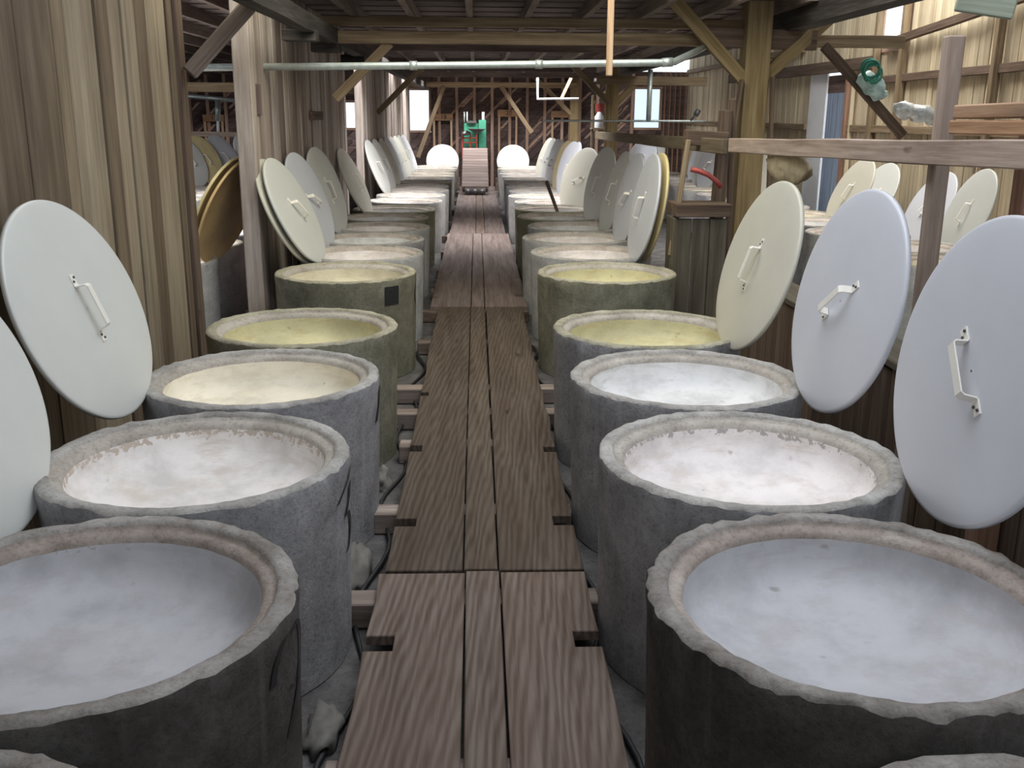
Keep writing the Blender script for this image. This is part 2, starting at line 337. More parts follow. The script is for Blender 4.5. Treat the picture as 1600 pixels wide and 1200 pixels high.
# ------------------------------------------------------------------ board walls
_bcache = {}
def board_mesh(L, wd, th, mat):
    k = (round(L, 3), round(wd, 3), round(th, 3), mat.name)
    if k not in _bcache:
        me = box_me(L, wd, th, 0.004); me.materials.append(mat); _bcache[k] = me
    return _bcache[k]
def board_wall(name, X, y0, y1, z0, z1, face, mats, widths, label, th=0.025, holes=(), rails=True, seed=1):
    """vertical boards along Y on the plane x = X; face = +1 if the visible side looks to +X"""
    rnd = random.Random(seed)
    root = empty(name, (X, (y0 + y1) / 2, z0)); tag(root, label, 'wall', kind='structure')
    y = y0
    while y < y1 - 0.02:
        wd = rnd.choice(widths)
        if y + wd > y1: wd = max(0.05, round(y1 - y, 2))
        segs = [(z0, z1)]
        for (hy0, hy1, hz0, hz1) in holes:
            if y + wd > hy0 and y < hy1:
                segs = [s for a, b in segs for s in ((a, hz0), (hz1, b)) if s[1] - s[0] > 0.05]
        for a, b in segs:
            o = link('board', board_mesh(b - a, wd - 0.014, th, rnd.choice(mats)), None, root)
            off = rnd.choice((0, 0.006, 0.012, 0.02)) * face
            m = Matrix(((0, 0, 1), (0, 1, 0), (-1, 0, 0))).to_4x4() if rnd.random() < 0.5 else Matrix(((0, 0, -1), (0, 1, 0), (1, 0, 0))).to_4x4()
            m.translation = Vector((off - face * th / 2, y + wd / 2 - root.location.y, (a + b) / 2 - z0))
            o.matrix_basis = m
        y += wd
    ycuts = sorted({y0, y1} | {max(y0, min(y1, q)) for h in holes for q in h[:2]})
    bm = bmesh.new()
    for a, b in zip(ycuts, ycuts[1:]):
        segs = [(z0, z1)]
        for (hy0, hy1, hz0, hz1) in holes:
            if hy0 <= a + 1e-4 and hy1 >= b - 1e-4: segs = [s_ for p, q in segs for s_ in ((p, hz0), (hz1, q)) if s_[1] - s_[0] > 0.05]
        for p, q in segs:
            xb = -face * 0.032
            box_bm(bm, min(xb, xb - face * 0.01), max(xb, xb - face * 0.01), a - root.location.y, b - root.location.y, p - z0, q - z0)
    me = bpy.data.meshes.new('backing'); bm.to_mesh(me); bm.free(); link('backing_sheet', me, M_dark_board, root)['kind'] = 'stuff'
    if rails:
        for z in (z0 + 0.4, (z0 + z1) / 2, z1 - 0.3):
            beam('nailing_rail', (X - face * 0.075, y0, z), (X - face * 0.075, y1, z), 0.09, 0.1, M_dark_board, root, 0.0, 0.0)
    return root
WX = -2.1
board_wall('wall_left', WX, -0.4, 7.3, 0, 4.5, 1, [M_board_olive, M_board_olive2, M_board_olive3], (0.15, 0.2, 0.24, 0.42, 0.42), 'tall weathered olive-brown board partition beside the nearest vats on the left', seed=4)
board_wall('wall_left', -1.97, 9.05, 15.45, 0, 3.35, 1, [M_board_pink, M_board_pink, M_board_pink2, M_board_pink3], (0.16, 0.2, 0.22, 0.26), 'greyish board partition on the left beyond the first opening', seed=7)
board_wall('wall_left', -1.99, 17.45, 30.6, 0, 3.35, 1, [M_board_pink, M_board_pink2, M_board_pink3], (0.2, 0.24, 0.28), 'farthest grey board partition on the left', seed=9)
RX = 6.4
board_wall('wall_right', RX, 2.0, 31.0, 0, 6.0, -1, [M_board_pale, M_board_pale, M_board_pale2], (0.16, 0.18, 0.2, 0.22), 'pale yellow board wall along the right side of the building',
           holes=((15.3, 16.35, 3.15, 3.95), (17.35, 19.45, 0.0, 2.92)), seed=3)
board_wall('wall_left', -10.2, 2.0, 31.0, 0, 4.0, 1, [M_board_pink], (0.4, 0.5), 'outer board wall of the left bay', holes=((9.0, 11.5, 1.2, 3.0), (20, 23, 1.2, 3.0)), seed=2)
# end posts on the cut ends of the partitions
def post(name, x, y, z0, z1, wx, wy, mat, label, cat='post', parent=None, group=None):
    o = beam(name, (x, y, z0), (x, y, z1), wx, wy, mat, parent, 0.008, 0.006)
    # local frame of a vertical beam: X up
    if label: tag(o, label, cat, group)
    return o
post('partition_post', -2.17, 7.42, 0, 4.4, 0.2, 0.14, M_trestle, 'dark square end post of the near left partition')
post('partition_post', -1.99, 8.95, 0, 3.2, 0.15, 0.16, M_board_pink, 'pale grey post at the near end of the second left partition')
post('partition_post', -2.11, 15.56, 0, 3.2, 0.2, 0.2, M_dark_board, 'dark post at the far end of the second left partition')
post('partition_post', -1.98, 17.36, 0, 3.2, 0.11, 0.18, M_board_pink, 'grey-brown post at the near end of the farthest left partition')

# far wall: studs, headers and diagonal sheathing boards
FY = 31.0
fw_ = empty('wall_back', (0, FY, 0)); tag(fw_, 'dark back wall of diagonal boards with pinkish studs', 'wall', kind='structure')
def clip_poly(poly, x0, x1, z0, z1):
    def cl(p, ax, lim, sgn):
        out = []
        for i in range(len(p)):
            a, b = p[i], p[(i + 1) % len(p)]; da, db = sgn * (a[ax] - lim), sgn * (b[ax] - lim)
            if da >= 0: out.append(a)
            if da * db < 0:
                t = da / (da - db); out.append((a[0] + t * (b[0] - a[0]), a[1] + t * (b[1] - a[1])))
        return out
    for ax, lim, s in ((0, x0, 1), (0, x1, -1), (1, z0, 1), (1, z1, -1)):
        poly = cl(poly, ax, lim, s)
        if len(poly) < 3: return None
    return poly
def prism_me(poly, y0, y1):
    n = len(poly); v = [(x, y0, z) for x, z in poly] + [(x, y1, z) for x, z in poly]
    f = [tuple(range(n)), tuple(range(2*n-1, n-1, -1))] + [(i, i + n, (i+1) % n + n, (i+1) % n) for i in range(n)]
    return me_from('prism', v, f)
FZ = 3.4
panels = [(-10.2, -4.6, 0, FZ, 1), (-4.6, -3.5, 0, 1.65, 1), (-4.6, -3.5, 2.5, FZ, 1), (-3.5, -2.15, 0, FZ, 1), (-2.15, -1.38, 0, 1.6, 1), (-2.15, -1.38, 2.85, FZ, 1),
          (-1.38, 4.72, 0, FZ, 1), (4.72, 5.6, 0, 1.72, 1), (4.72, 5.6, 2.95, FZ, 1)]
for (x0, x1, z0, z1, sgn) in panels:
    wdt = 0.21
    k0 = int(math.floor((x0 - z1) / (wdt * 1.414))) - 1; k1 = int(math.ceil((x1 - z0) / (wdt * 1.414))) + 1
    for k in range(k0, k1):
        c0 = k * wdt * 1.414; c1 = c0 + (wdt - 0.018) * 1.414      # line x - z = c
        poly = [(c0 - 1, -1), (c1 - 1, -1), (c1 + 7, 7), (c0 + 7, 7)]
        p = clip_poly(poly, x0, x1, z0, z1)
        if p: link('board', prism_me(p, 0.0, 0.03 + 0.01 * (k % 2)), M_dark_board, fw_)
bm = bmesh.new()
for (x0, x1, z0, z1, sgn) in panels + [(5.6, 6.42, 0, FZ, 1)]: box_bm(bm, x0, x1, 0.045, 0.06, z0, z1)
me = bpy.data.meshes.new('sheathing'); bm.to_mesh(me); bm.free(); link('sheathing', me, M_deck, fw_)['kind'] = 'stuff'
rs = random.Random(5)
for k in range(60):
    x = rs.uniform(-9.5, 4.4); z = rs.uniform(0.9, 2.5); L_ = rs.uniform(0.35, 0.8)
    if -2.4 < x < -1.1 or -4.9 < x < -3.0 or 4.2 < x: continue
    p = [(x, z), (x + 0.09, z), (x + L_ + 0.09, z + L_), (x + L_, z + L_)]
    link('pale_lath', prism_me(p, -0.012, 0.0), M_stud, fw_)
sx = -9.6
while sx < 4.8:
    if not (-2.1 < sx < -1.45 or -4.55 < sx < -3.6):
        link('stud', box_me(FZ, 0.07, 0.09, 0.004), M_stud, fw_).matrix_basis = Matrix.Translation((sx, -0.05, FZ / 2)) @ Matrix.Rotation(math.pi/2, 4, 'Y')
    sx += 0.53
for hx, hz, tx in ((-1.02, 2.04, '18'), (0.94, 2.17, '20'), (-7.85, 1.97, '12'), (2.55, 2.15, '')):
    h = link('window_header', box_me(0.62, 0.05, 0.2, 0.004), M_orange, fw_, (hx, -0.12, hz))
    if tx:
        cu = bpy.data.curves.new('number', 'FONT'); cu.body = tx; cu.size = 0.19; cu.align_x = 'CENTER'; cu.align_y = 'CENTER'; cu.extrude = 0.002
        t = bpy.data.objects.new('painted_number', cu); C.objects.link(t); t.parent = h; t.location = (0.03, -0.03, 0); t.rotation_euler = (math.pi/2, 0, 0)
        cu.materials.append(M_paint)
    for dx in (-0.26, 0.26):
        link('trimmer', box_me(hz - 0.1, 0.08, 0.06, 0.004), M_new, fw_).matrix_basis = Matrix.Translation((hx + dx, -0.12, (hz - 0.1) / 2)) @ Matrix.Rotation(math.pi/2, 4, 'Y')
    link('lintel_shadow_strip', box_me(0.44, 0.03, 0.07, 0.003), M_black, fw_, (hx, -0.05, hz - 0.14))  # black strip stands in for the shadow under the header
# red-brown vertical boards and the reddish patch on the right end of the back wall
bx = 5.62
while bx < 6.3:
    o = link('board', box_me(FZ, 0.14, 0.03, 0.004), M_red_post, fw_); o.matrix_basis = Matrix.Translation((bx + 0.07, 0.0, FZ/2)) @ Matrix.Rotation(math.pi/2, 4, 'Y') ; bx += 0.155
wn_tint = (0.95, 0.97, 1, 1)
def window(n, x0, x1, z0, z1, y, label, bars=1):
    wn = empty('window_%d' % n, ((x0 + x1) / 2, y, z0)); tag(wn, label, 'window', kind='structure')
    for a, b in (((x0, y, z0), (x1, y, z0)), ((x0, y, z1), (x1, y, z1))): beam('frame_rail', a, b, 0.09, 0.07, M_stud, wn, 0, 0)
    for xx in (x0, x1): beam('frame_stile', (xx, y, z0), (xx, y, z1), 0.07, 0.09, M_stud, wn, 0, 0)
    m, nt, b = new_mat('milky_glass'); b.inputs['Base Color'].default_value = wn_tint; b.inputs['Roughness'].default_value = 0.3
    b.inputs['Transmission Weight'].default_value = 1.0; b.inputs['IOR'].default_value = 1.02
    link('pane', box_me(x1 - x0 - 0.06, 0.006, z1 - z0 - 0.06), m, wn, (0, 0.01, (z1 - z0) / 2))
window(1, -2.12, -1.40, 1.62, 2.85, FY + 0.02, 'bright square window in the back wall left of the green machine')
window(2, -4.58, -3.52, 1.68, 2.48, FY + 0.02, 'bright narrow window in the back wall seen through the left partition gap')
wn_tint = (0.62, 0.72, 0.86, 1)
window(3, 4.75, 5.58, 1.74, 2.93, FY + 0.02, 'pale blue window near the right end of the back wall')

# right wall details: girts, studs, door, header, high window
def thing_beam(name, p0, p1, wy, wz, mat, label, cat, group=None, **kw):
    o = beam(name, p0, p1, wy, wz, mat, None, **kw); tag(o, label, cat, group); return o
gx = RX - 0.06
girts = [((gx, 19.5, 1.95), (gx, 30.9, 1.93), M_beam), ((gx, 9, 1.98), (gx, 17.3, 1.96), M_beam), ((gx, 9, 2.74), (gx, 16.3, 2.71), M_trestle),
         ((gx - 0.06, 16.2, 2.98), (gx - 0.06, 25.5, 3.02), M_trestle), ((gx, 20, 3.4), (gx, 30.9, 3.4), M_beam), ((gx - 0.08, 10.5, 3.58), (gx - 0.08, 15.9, 3.22), M_trestle)]
gl = ['narrow horizontal girt on the pale right wall beyond the blue door', 'narrow brown girt at eye level on the right wall before the door', 'dark girt across the right wall above the wrapped pipe',
      'thick dark header beam over the blue door', 'upper girt at the far end of the right wall', 'dark slanting brace high on the pale right wall']
for (a, b, mt), l in zip(girts, gl): thing_beam('wall_girt', a, b, 0.08, 0.2 if 'header' in l else 0.11, mt, l, 'beam')
for k, (y, lab) in enumerate(((16.2, 'dark stud on the right wall just before the blue door'), (15.2, 'stud on the right wall under the high bright window'), (23.5, 'stud on the far part of the pale right wall'), (12.4, 'nearest brown stud on the pale right wall'))):
    post('wall_stud', RX - 0.1, y, 0, 5.0, 0.1, 0.1, M_beam, lab, 'post')
dr = empty('door_1', (RX, 18.0, 0)); tag(dr, 'blue-grey plank door with a white frame board in the right wall', 'door', kind='structure')
for k in range(9):
    beam('plank', (RX - 0.02, 17.42 + 0.12 * k + 0.05, 0.05), (RX - 0.02, 17.42 + 0.12 * k + 0.05, 2.55), 0.03, 0.108, M_blue_door, dr, 0.003, 0)
beam('transom_panel', (RX - 0.02, 17.4, 2.7), (RX - 0.02, 18.5, 2.7), 0.03, 0.3, M_dark_board, dr, 0, 0)
beam('jamb_board', (RX - 0.04, 18.98, 0), (RX - 0.04, 18.98, 2.9), 0.04, 0.92, M_white_pt, dr, 0.003, 0)
beam('frame_post', (RX - 0.08, 17.3, 0), (RX - 0.08, 17.3, 2.9), 0.12, 0.12, M_red_post, dr, 0.004, 0)
beam('frame_post', (RX - 0.08, 17.12, 0), (RX - 0.08, 17.12, 2.9), 0.06, 0.05, M_board_pale, dr, 0.004, 0)
hw = empty('window_4', (RX, 15.82, 3.15)); tag(hw, 'small bright window high in the pale right wall', 'window', kind='structure')
for z in (3.15, 3.95): beam('frame_rail', (RX, 15.3, z), (RX, 16.35, z), 0.08, 0.06, M_stud, hw, 0, 0)
for y in (15.3, 16.35): beam('frame_stile', (RX, y, 3.15), (RX, y, 3.95), 0.08, 0.06, M_stud, hw, 0, 0)

# ------------------------------------------------------------------ roof: ceiling deck, joists, ridge parts
ce = empty('ceiling', (0, 20, 3.35)); tag(ce, 'dark plank roof deck on joists', 'ceiling', kind='structure')
CZ = 3.35
def deck(x0, x1, y0, y1, z, hole=None):
    bm = bmesh.new(); y = y0; k = 0
    while y < y1:
        spans = [(x0, x1)]
        for h in hole or ():
            if y + 0.19 > h[2] and y < h[3]: spans = [q for a, b in spans for q in ((a, min(b, h[0])), (max(a, h[1]), b)) if q[1] > q[0] + 0.01]
        for a, b in spans:
            box_bm(bm, a, b, y, min(y1, y + 0.19), z + 0.006 * (k % 3), z + 0.03)
        y += 0.2; k += 1
    me = bpy.data.meshes.new('deck'); bm.to_mesh(me); bm.free()
    o = link('deck_boards', me, M_deck, ce); o.location = (0, -20, -3.35); o['kind'] = 'stuff'; return o
deck(-10.3, 3.3, 9.9, 31.2, CZ, ((-2.4, 2.2, 23.6, 24.6), (-2.2, 2.0, 16.2, 17.2), (-6.0, 3.2, 27.4, 28.4), (-6.9, -4.4, 9.9, 14.5)))
# covering sheet over the deck so that no daylight leaks between its boards
bm = bmesh.new()
HOLES = ((-2.4, 2.2, 23.6, 24.6), (-2.2, 2.0, 16.2, 17.2), (-6.0, 3.2, 27.4, 28.4), (-6.9, -4.4, 9.9, 14.5))
ys = sorted({9.9, 31.3} | {h[2] for h in HOLES} | {h[3] for h in HOLES})
for ya, yb in zip(ys, ys[1:]):
    spans = [(-10.3, 3.3)]
    for h in HOLES:
        if h[2] <= ya and h[3] >= yb: spans = [q for a, b in spans for q in ((a, min(b, h[0])), (max(a, h[1]), b)) if q[1] > q[0] + 0.01]
    for a, b in spans: box_bm(bm, a, b, ya, yb, CZ + 0.035, CZ + 0.06)
for (x0, x1, y0, y1) in HOLES[:3]:  # first three openings are added; deep headers hide their fill lamps
    box_bm(bm, x0 - 0.05, x1 + 0.05, y0 - 0.05, y0, 3.08, 3.75); box_bm(bm, x0 - 0.05, x1 + 0.05, y1, y1 + 0.05, 3.2, 3.75)
    box_bm(bm, x0 - 0.05, x0, y0, y1, 3.3, 3.75); box_bm(bm, x1, x1 + 0.05, y0, y1, 3.3, 3.75)
me = bpy.data.meshes.new('sheet'); bm.to_mesh(me); bm.free(); o = link('roof_sheet', me, M_deck, ce); o.location = (0, -20, -3.35)
jx = -9.9; kk = 0
while jx < 3.3:
    inn = -2.4 < jx < 2.2
    for a, b in (((9.9, 16.1), (17.25, 23.5), (24.7, 27.3), (28.5, 31.0)) if inn else ((9.9, 27.3), (28.5, 31.0))):
        beam('joist', (jx, a, CZ - 0.07), (jx, b, CZ - 0.07), 0.07, 0.14, M_joist, ce, 0, 0)
    jx += 0.655; kk += 1
# upper roof over the front and over the right bay, with the openings of the roof lights
bm = bmesh.new()
for a in ((-10.3, -1.9, -0.7, 9.9, 4.95), (-1.9, 2.7, -0.7, 3.1, 4.95), (-1.9, -0.9, 3.1, 5.3, 4.95), (-1.9, 2.7, 5.3, 6.7, 4.95), (2.7, 3.3, -0.7, 9.9, 4.95), (-1.9, 2.7, 9.3, 9.9, 4.95),
          (3.3, 3.8, -0.7, 31.3, 6.1), (3.8, 6.2, -0.7, 6.4, 6.1), (3.8, 6.2, 20.6, 31.3, 6.1), (6.2, 6.6, -0.7, 31.3, 6.1)):
    box_bm(bm, a[0], a[1], a[2], a[3], a[4], a[4] + 0.05)
box_bm(bm, 3.28, 3.33, -0.7, 31.3, 3.3, 6.1); box_bm(bm, -10.3, 3.3, 9.9, 9.95, 3.4, 4.95)
me = bpy.data.meshes.new('upper_roof'); bm.to_mesh(me); bm.free(); o = link('upper_roof', me, M_deck, ce); o.location = (0, -20, -3.35)
# front partition below the viewing window (behind and under the camera)
fp = empty('wall_front', (0, 0.4, 0)); tag(fp, 'dark board wall below the viewing window', 'wall', kind='structure')
for k in range(40):
    x = -10.0 + k * 0.41
    beam('board', (x + 0.2, 0.4, 0), (x + 0.2, 0.4, 1.72), 0.4, 0.03, M_dark_board, fp, 0, 0)

# ------------------------------------------------------------------ timber frame
P = [(2.94, 10.9, 0.26), (2.9, 22.0, 0.26), (2.88, 30.3, 0.25)]
plab = ['thick honey-coloured post right of the aisle, nearest of its line', 'honey-coloured post behind the leaning lids, second of its line', 'honey-coloured post near the back wall, farthest of its line']
for (x, y, s), l in zip(P, plab): post('timber_post', x, y, 0, 3.3, s, s, M_post, l)
thing_beam('tie_beam', (-1.55, 11.12, 2.93), (4.6, 11.12, 2.93), 0.12, 0.125, M_beam, 'long horizontal tie beam across the aisle, nearest of the tie beams', 'beam')
thing_beam('tie_bolster', (2.42, 10.98, 2.95), (3.6, 10.98, 2.93), 0.12, 0.2, M_trestle, 'short dark bolster beam against the top of the nearest honey post', 'beam')
thing_beam('tie_beam', (2.55, 21.9, 2.86), (4.9, 21.9, 2.84), 0.14, 0.18, M_beam, 'horizontal tie beam at the second honey post', 'beam')
thing_beam('tie_beam', (-2.1, 29.9, 2.95), (2.9, 29.9, 2.96), 0.16, 0.15, M_beam, 'horizontal tie beam just before the back wall', 'beam')
thing_beam('tie_beam', (-9.9, 20.0, 2.62), (-2.1, 20.0, 2.60), 0.14, 0.18, M_beam, 'horizontal tie beam across the left bay seen through the first gap', 'beam')
thing_beam('purlin', (-2.2, 12.0, 3.16), (3.3, 12.0, 3.16), 0.12, 0.1, M_beam, 'cross purlin directly under the roof joists above the aisle', 'beam')
thing_beam('wall_plate', (-1.52, 6.9, 2.93), (-1.52, 30.4, 2.93), 0.13, 0.15, M_black, 'long blackened plate beam running away above the left vats', 'beam')
thing_beam('wall_plate', (3.35, 6.0, 3.12), (3.35, 30.4, 3.12), 0.2, 0.2, M_black, 'dark plate beam running above the line of honey posts', 'beam')
thing_beam('knee_brace', (2.83, 10.82, 2.50), (1.98, 10.82, 3.36), 0.09, 0.13, M_post, 'knee brace rising left from the nearest honey post', 'brace')
thing_beam('knee_brace', (3.04, 10.9, 2.55), (3.78, 11.0, 3.2), 0.09, 0.13, M_post, 'knee brace rising right from the nearest honey post', 'brace')
thing_beam('knee_brace', (2.84, 21.9, 2.38), (1.9, 21.9, 3.28), 0.09, 0.12, M_beam, 'knee brace rising left from the second honey post', 'brace')
thing_beam('knee_brace', (3.0, 21.95, 2.40), (3.4, 21.95, 2.80), 0.08, 0.12, M_post, 'short knee brace rising right from the second honey post', 'brace')
thing_beam('knee_brace', (2.80, 30.2, 2.15), (1.60, 30.1, 3.28), 0.08, 0.12, M_beam, 'knee brace rising left from the farthest honey post', 'brace')
thing_beam('diagonal_brace', (1.62, 29.82, 1.62), (0.72, 29.82, 2.9), 0.06, 0.12, M_beam, 'slanting brace before the back wall right of the green machine', 'brace')
thing_beam('diagonal_brace', (-1.72, 29.82, 0.9), (-0.94, 29.82, 2.9), 0.06, 0.12, M_beam, 'slanting brace before the bright back window', 'brace')
thing_beam('knee_brace', (-2.02, 7.38, 2.42), (-1.5, 7.6, 3.02), 0.08, 0.11, M_joist, 'thick brace rising from the near left end post', 'brace')
thing_beam('knee_brace', (-1.52, 11.15, 2.3), (-0.92, 11.15, 2.88), 0.07, 0.1, M_beam, 'knee brace under the left end of the nearest tie beam', 'brace')
thing_beam('knee_brace', (-1.97, 20.5, 2.15), (-1.0, 20.5, 3.1), 0.08, 0.11, M_beam, 'small knee brace from the farthest left partition to the roof', 'brace')
thing_beam('diagonal_brace', (3.72, 11.05, 2.88), (4.72, 11.15, 1.95), 0.07, 0.10, M_trestle, 'slanting brace right of the honey post carrying the wrapped pipe', 'brace')
thing_beam('dark_slat', (2.77, 10.72, 2.52), (2.62, 10.72, 0.9), 0.035, 0.09, M_trestle, 'dark slat leaning on the left of the nearest honey post', 'slat')
thing_beam('dark_slat', (3.1, 10.74, 2.55), (3.2, 10.74, 0.0), 0.035, 0.08, M_trestle, 'dark slat leaning on the right of the nearest honey post', 'slat')
thing_beam('sawn_stick', (1.18, 9.2, 2.49), (1.18, 9.2, 3.3), 0.055, 0.055, M_new, 'fresh sawn stick hanging from the roof before the steel pipe', 'stick')
for k, (y, l) in enumerate(((9.6, 'nearest black bracket under the left plate beam'), (11.2, 'second black bracket under the left plate beam'), (13.6, 'third black bracket under the left plate beam'))):
    thing_beam('bracket_block', (-1.75, y, 2.83), (-1.45, y, 2.83), 0.22, 0.1, M_black, l, 'bracket')
thing_beam('hanging_board', (2.08, 4.5, 2.66), (2.3, 4.42, 2.62), 0.03, 0.12, M_green_wood, 'short greenish board end hanging at the top right', 'board')

# ------------------------------------------------------------------ pipes
def bent_pipe(name, pts, r, mat, label, couplings=()):
    root = empty(name, pts[0]); tag(root, label, 'pipe')
    tube('pipe_run', pts, r, mat, root, 12)
    for a, b in couplings: tube('coupling', [a, b], r * 1.25, mat, root, 12)
    return root
bent_pipe('steel_pipe', [(-4.4, 9.7, 2.52), (0.0, 9.7, 2.595), (1.72, 9.7, 2.63), (1.86, 9.7, 2.64), (2.2, 10.45, 2.77), (2.6, 11.35, 2.93)], 0.034, M_galv, 'galvanised steel pipe crossing the aisle below the tie beam',
          (((-0.62, 9.7, 2.585), (-0.55, 9.7, 2.586)), ((0.55, 9.7, 2.605), (0.62, 9.7, 2.606)), ((1.74, 9.7, 2.63), (1.84, 9.7, 2.637))))
hp = bent_pipe('water_pipe', [(1.3, 20.0, 2.03), (4.2, 20.0, 2.04), (4.5, 20.0, 2.04)], 0.022, M_galv, 'thin level water pipe with a riser and valve before the right wall')
tube('riser', [(3.37, 20.0, 2.04), (3.37, 20.0, 3.0)], 0.05, M_galv, hp, 8)
tube('valve_stem', [(4.2, 20.0, 2.04), (4.32, 20.0, 2.2)], 0.025, M_steel_dk, hp, 8)
tube('valve_wheel', [(4.28, 20.0, 2.22), (4.36, 20.0, 2.18)], 0.07, M_steel_dk, hp, 12)
sp = bent_pipe('steel_pipe', [(-7.2, 24.0, 2.55), (-5.3, 24.0, 2.39)], 0.05, M_galv, 'pale slanting pipe high in the left bay')
for x, z in ((-7.0, 2.53), (-5.5, 2.41)): tube('hanger_rod', [(x, 24.0, z), (x, 24.0, 3.34)], 0.008, M_galv, sp, 6)
dp = bent_pipe('drop_pipe', [(-5.95, 23.92, 2.42), (-5.98, 23.92, 1.95)], 0.06, M_galv, 'pale vertical drop pipe in the left bay')
tube('lower_run', [(-5.98, 23.92, 1.95), (-5.99, 23.92, 1.66)], 0.035, M_white_pt, dp, 10)
thing_beam('bay_rail', (-6.75, 23.6, 1.66), (-5.2, 23.6, 1.66), 0.06, 0.11, M_rail, 'horizontal rail board across the left bay behind the lids', 'rail')
post('rail_post', -6.7, 23.68, 0, 1.72, 0.08, 0.08, M_rail, 'post carrying the left end of the rail in the left bay')
post('rail_post', -5.25, 23.68, 0, 1.72, 0.08, 0.08, M_rail, 'post carrying the right end of the rail in the left bay')
bent_pipe('white_pipe', [(1.65, 28.0, 3.35), (1.66, 28.0, 2.55), (2.78, 28.0, 2.56)], 0.035, M_white_pt, 'white L-shaped pipe near the farthest honey post')
thing_beam('sawn_stick', (2.3, 28.04, 2.53), (2.72, 28.6, 3.34), 0.05, 0.08, M_new, 'fresh sawn brace leaning near the farthest honey post', 'stick')

# ------------------------------------------------------------------ vats
R = 0.6
def vat_profile(h):
    body = [(0.575, 0.0), (0.578, 0.1), (0.585, h * 0.4), (0.592, h * 0.7), (0.596, h - 0.09), (0.6, h - 0.03), (0.597, h - 0.012)]
    rim = [(0.597, h - 0.012), (0.590, h - 0.002), (0.572, h + 0.001), (0.552, h), (0.543, h - 0.004), (0.538, h - 0.012)]
    led = [(0.538, h - 0.012), (0.534, h - 0.022), (0.522, h - 0.026), (0.506, h - 0.032), (0.497, h - 0.042), (0.493, h - 0.055)]
    lin = [(0.493, h - 0.055), (0.491, h - 0.07), (0.487, h - 0.095), (0.478, h - 0.125), (0.458, h - 0.155), (0.42, h - 0.183), (0.36, h - 0.205), (0.26, h - 0.222), (0.12, h - 0.232), (0.01, h - 0.234)]
    return body, rim, lin, led
def make_vat(x, y, h, mb, mr, ml, label, group, seg=64, amp=0.006, seed=0.0, edge=0.8, rot=None, mled=None):
    root = empty('concrete_vat', (x, y, 0)); tag(root, label, 'vat', group)
    b, r, l, lg = vat_profile(h)
    am = [0.002, 0.003, 0.003, 0.003, 0.004, amp, amp * 1.2]
    ar = [amp * 1.2, amp, amp * 0.5, amp * 0.5, amp * 0.6, amp * 0.5]; al = [amp * 0.5, 0.005, 0.004, 0.004, 0.004, 0.003]
    ea = [edge, edge, edge * 0.75, edge * 0.35, 0, 0, 0, 0, 0, 0]
    fr = 0.6 if seg < 60 else 1.0
    link('outer_wall', lathe_me(b, seg, am, seed), mb, root)
    link('rim', lathe_me(r, seg, ar, seed), mr, root)
    link('inner_ledge', lathe_me(lg, seg, al, seed), mled or M_ledge, root)
    link('lining', lathe_me(l, seg, [0.003] * 10, seed, attr=ea, closed_end=True), ml, root)
    root.rotation_euler.z = rot if rot is not None else 0
    return root
def copy_tree(o):
    c = o.copy(); C.objects.link(c)
    for ch in o.children:
        d = ch.copy(); C.objects.link(d); d.parent = c
    return c
def rowlab(i, side): return 'counted from the front in the row %s of the boardwalk' % side
# (x, y, h, wall, rim, lining, extra words)
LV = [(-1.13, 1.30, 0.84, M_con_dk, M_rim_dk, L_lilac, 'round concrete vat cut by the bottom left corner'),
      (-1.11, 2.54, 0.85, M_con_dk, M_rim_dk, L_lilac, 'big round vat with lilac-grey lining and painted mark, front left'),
      (-1.11, 3.75, 0.85, M_con, M_rim, L_banded, 'grey vat with pinkish white lining and black strokes, second complete on the left'),
      (-1.11, 5.00, 0.85, M_con, M_rim, L_cream, 'grey vat with cream lining, third complete on the left'),
      (-1.11, 6.24, 0.85, M_con_ol, M_rim_ol, L_yellow, 'olive vat with yellowish lining, fourth complete on the left'),
      (-1.12, 8.48, 0.85, M_con_ol, M_rim_ol, L_cream2, 'olive vat with a black square painted on it, left of the boardwalk')]
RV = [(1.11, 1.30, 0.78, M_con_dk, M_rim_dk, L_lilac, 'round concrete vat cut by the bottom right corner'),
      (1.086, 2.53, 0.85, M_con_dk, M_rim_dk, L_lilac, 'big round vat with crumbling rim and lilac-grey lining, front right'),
      (1.086, 3.73, 0.85, M_con, M_rim, L_white, 'grey vat with white lining flaking at the edge, second complete on the right'),
      (1.086, 4.96, 0.85, M_con, M_rim, L_grey, 'grey vat with cream-grey lining, third complete on the right'),
      (1.086, 6.18, 0.85, M_con, M_rim_ol, L_yellow, 'vat with yellow lining under the beige lid, fourth complete on the right'),
      (1.12, 8.48, 0.85, M_con_ol, M_rim_ol, L_yellow, 'dark olive vat with yellow lining beside the wooden bin')]
NEAR = {}
for side, rows in (('left', LV), ('right', RV)):
    for i, (x, y, h, mb, mr, ml, lab) in enumerate(rows):
        am = 0.019 if (side == 'right' and i == 1) else 0.011
        NEAR[side, i] = make_vat(x, y, h, mb, mr, ml, lab, 'vats %s of the boardwalk' % side, 160 if i < 4 else 96, am, i * 1.7 + (9 if side == 'right' else 0), {('right', 2): 1.0, ('left', 2): 1.12}.get((side, i), 0.82), mled=M_ledge_dk if i < 2 else M_ledge_md)
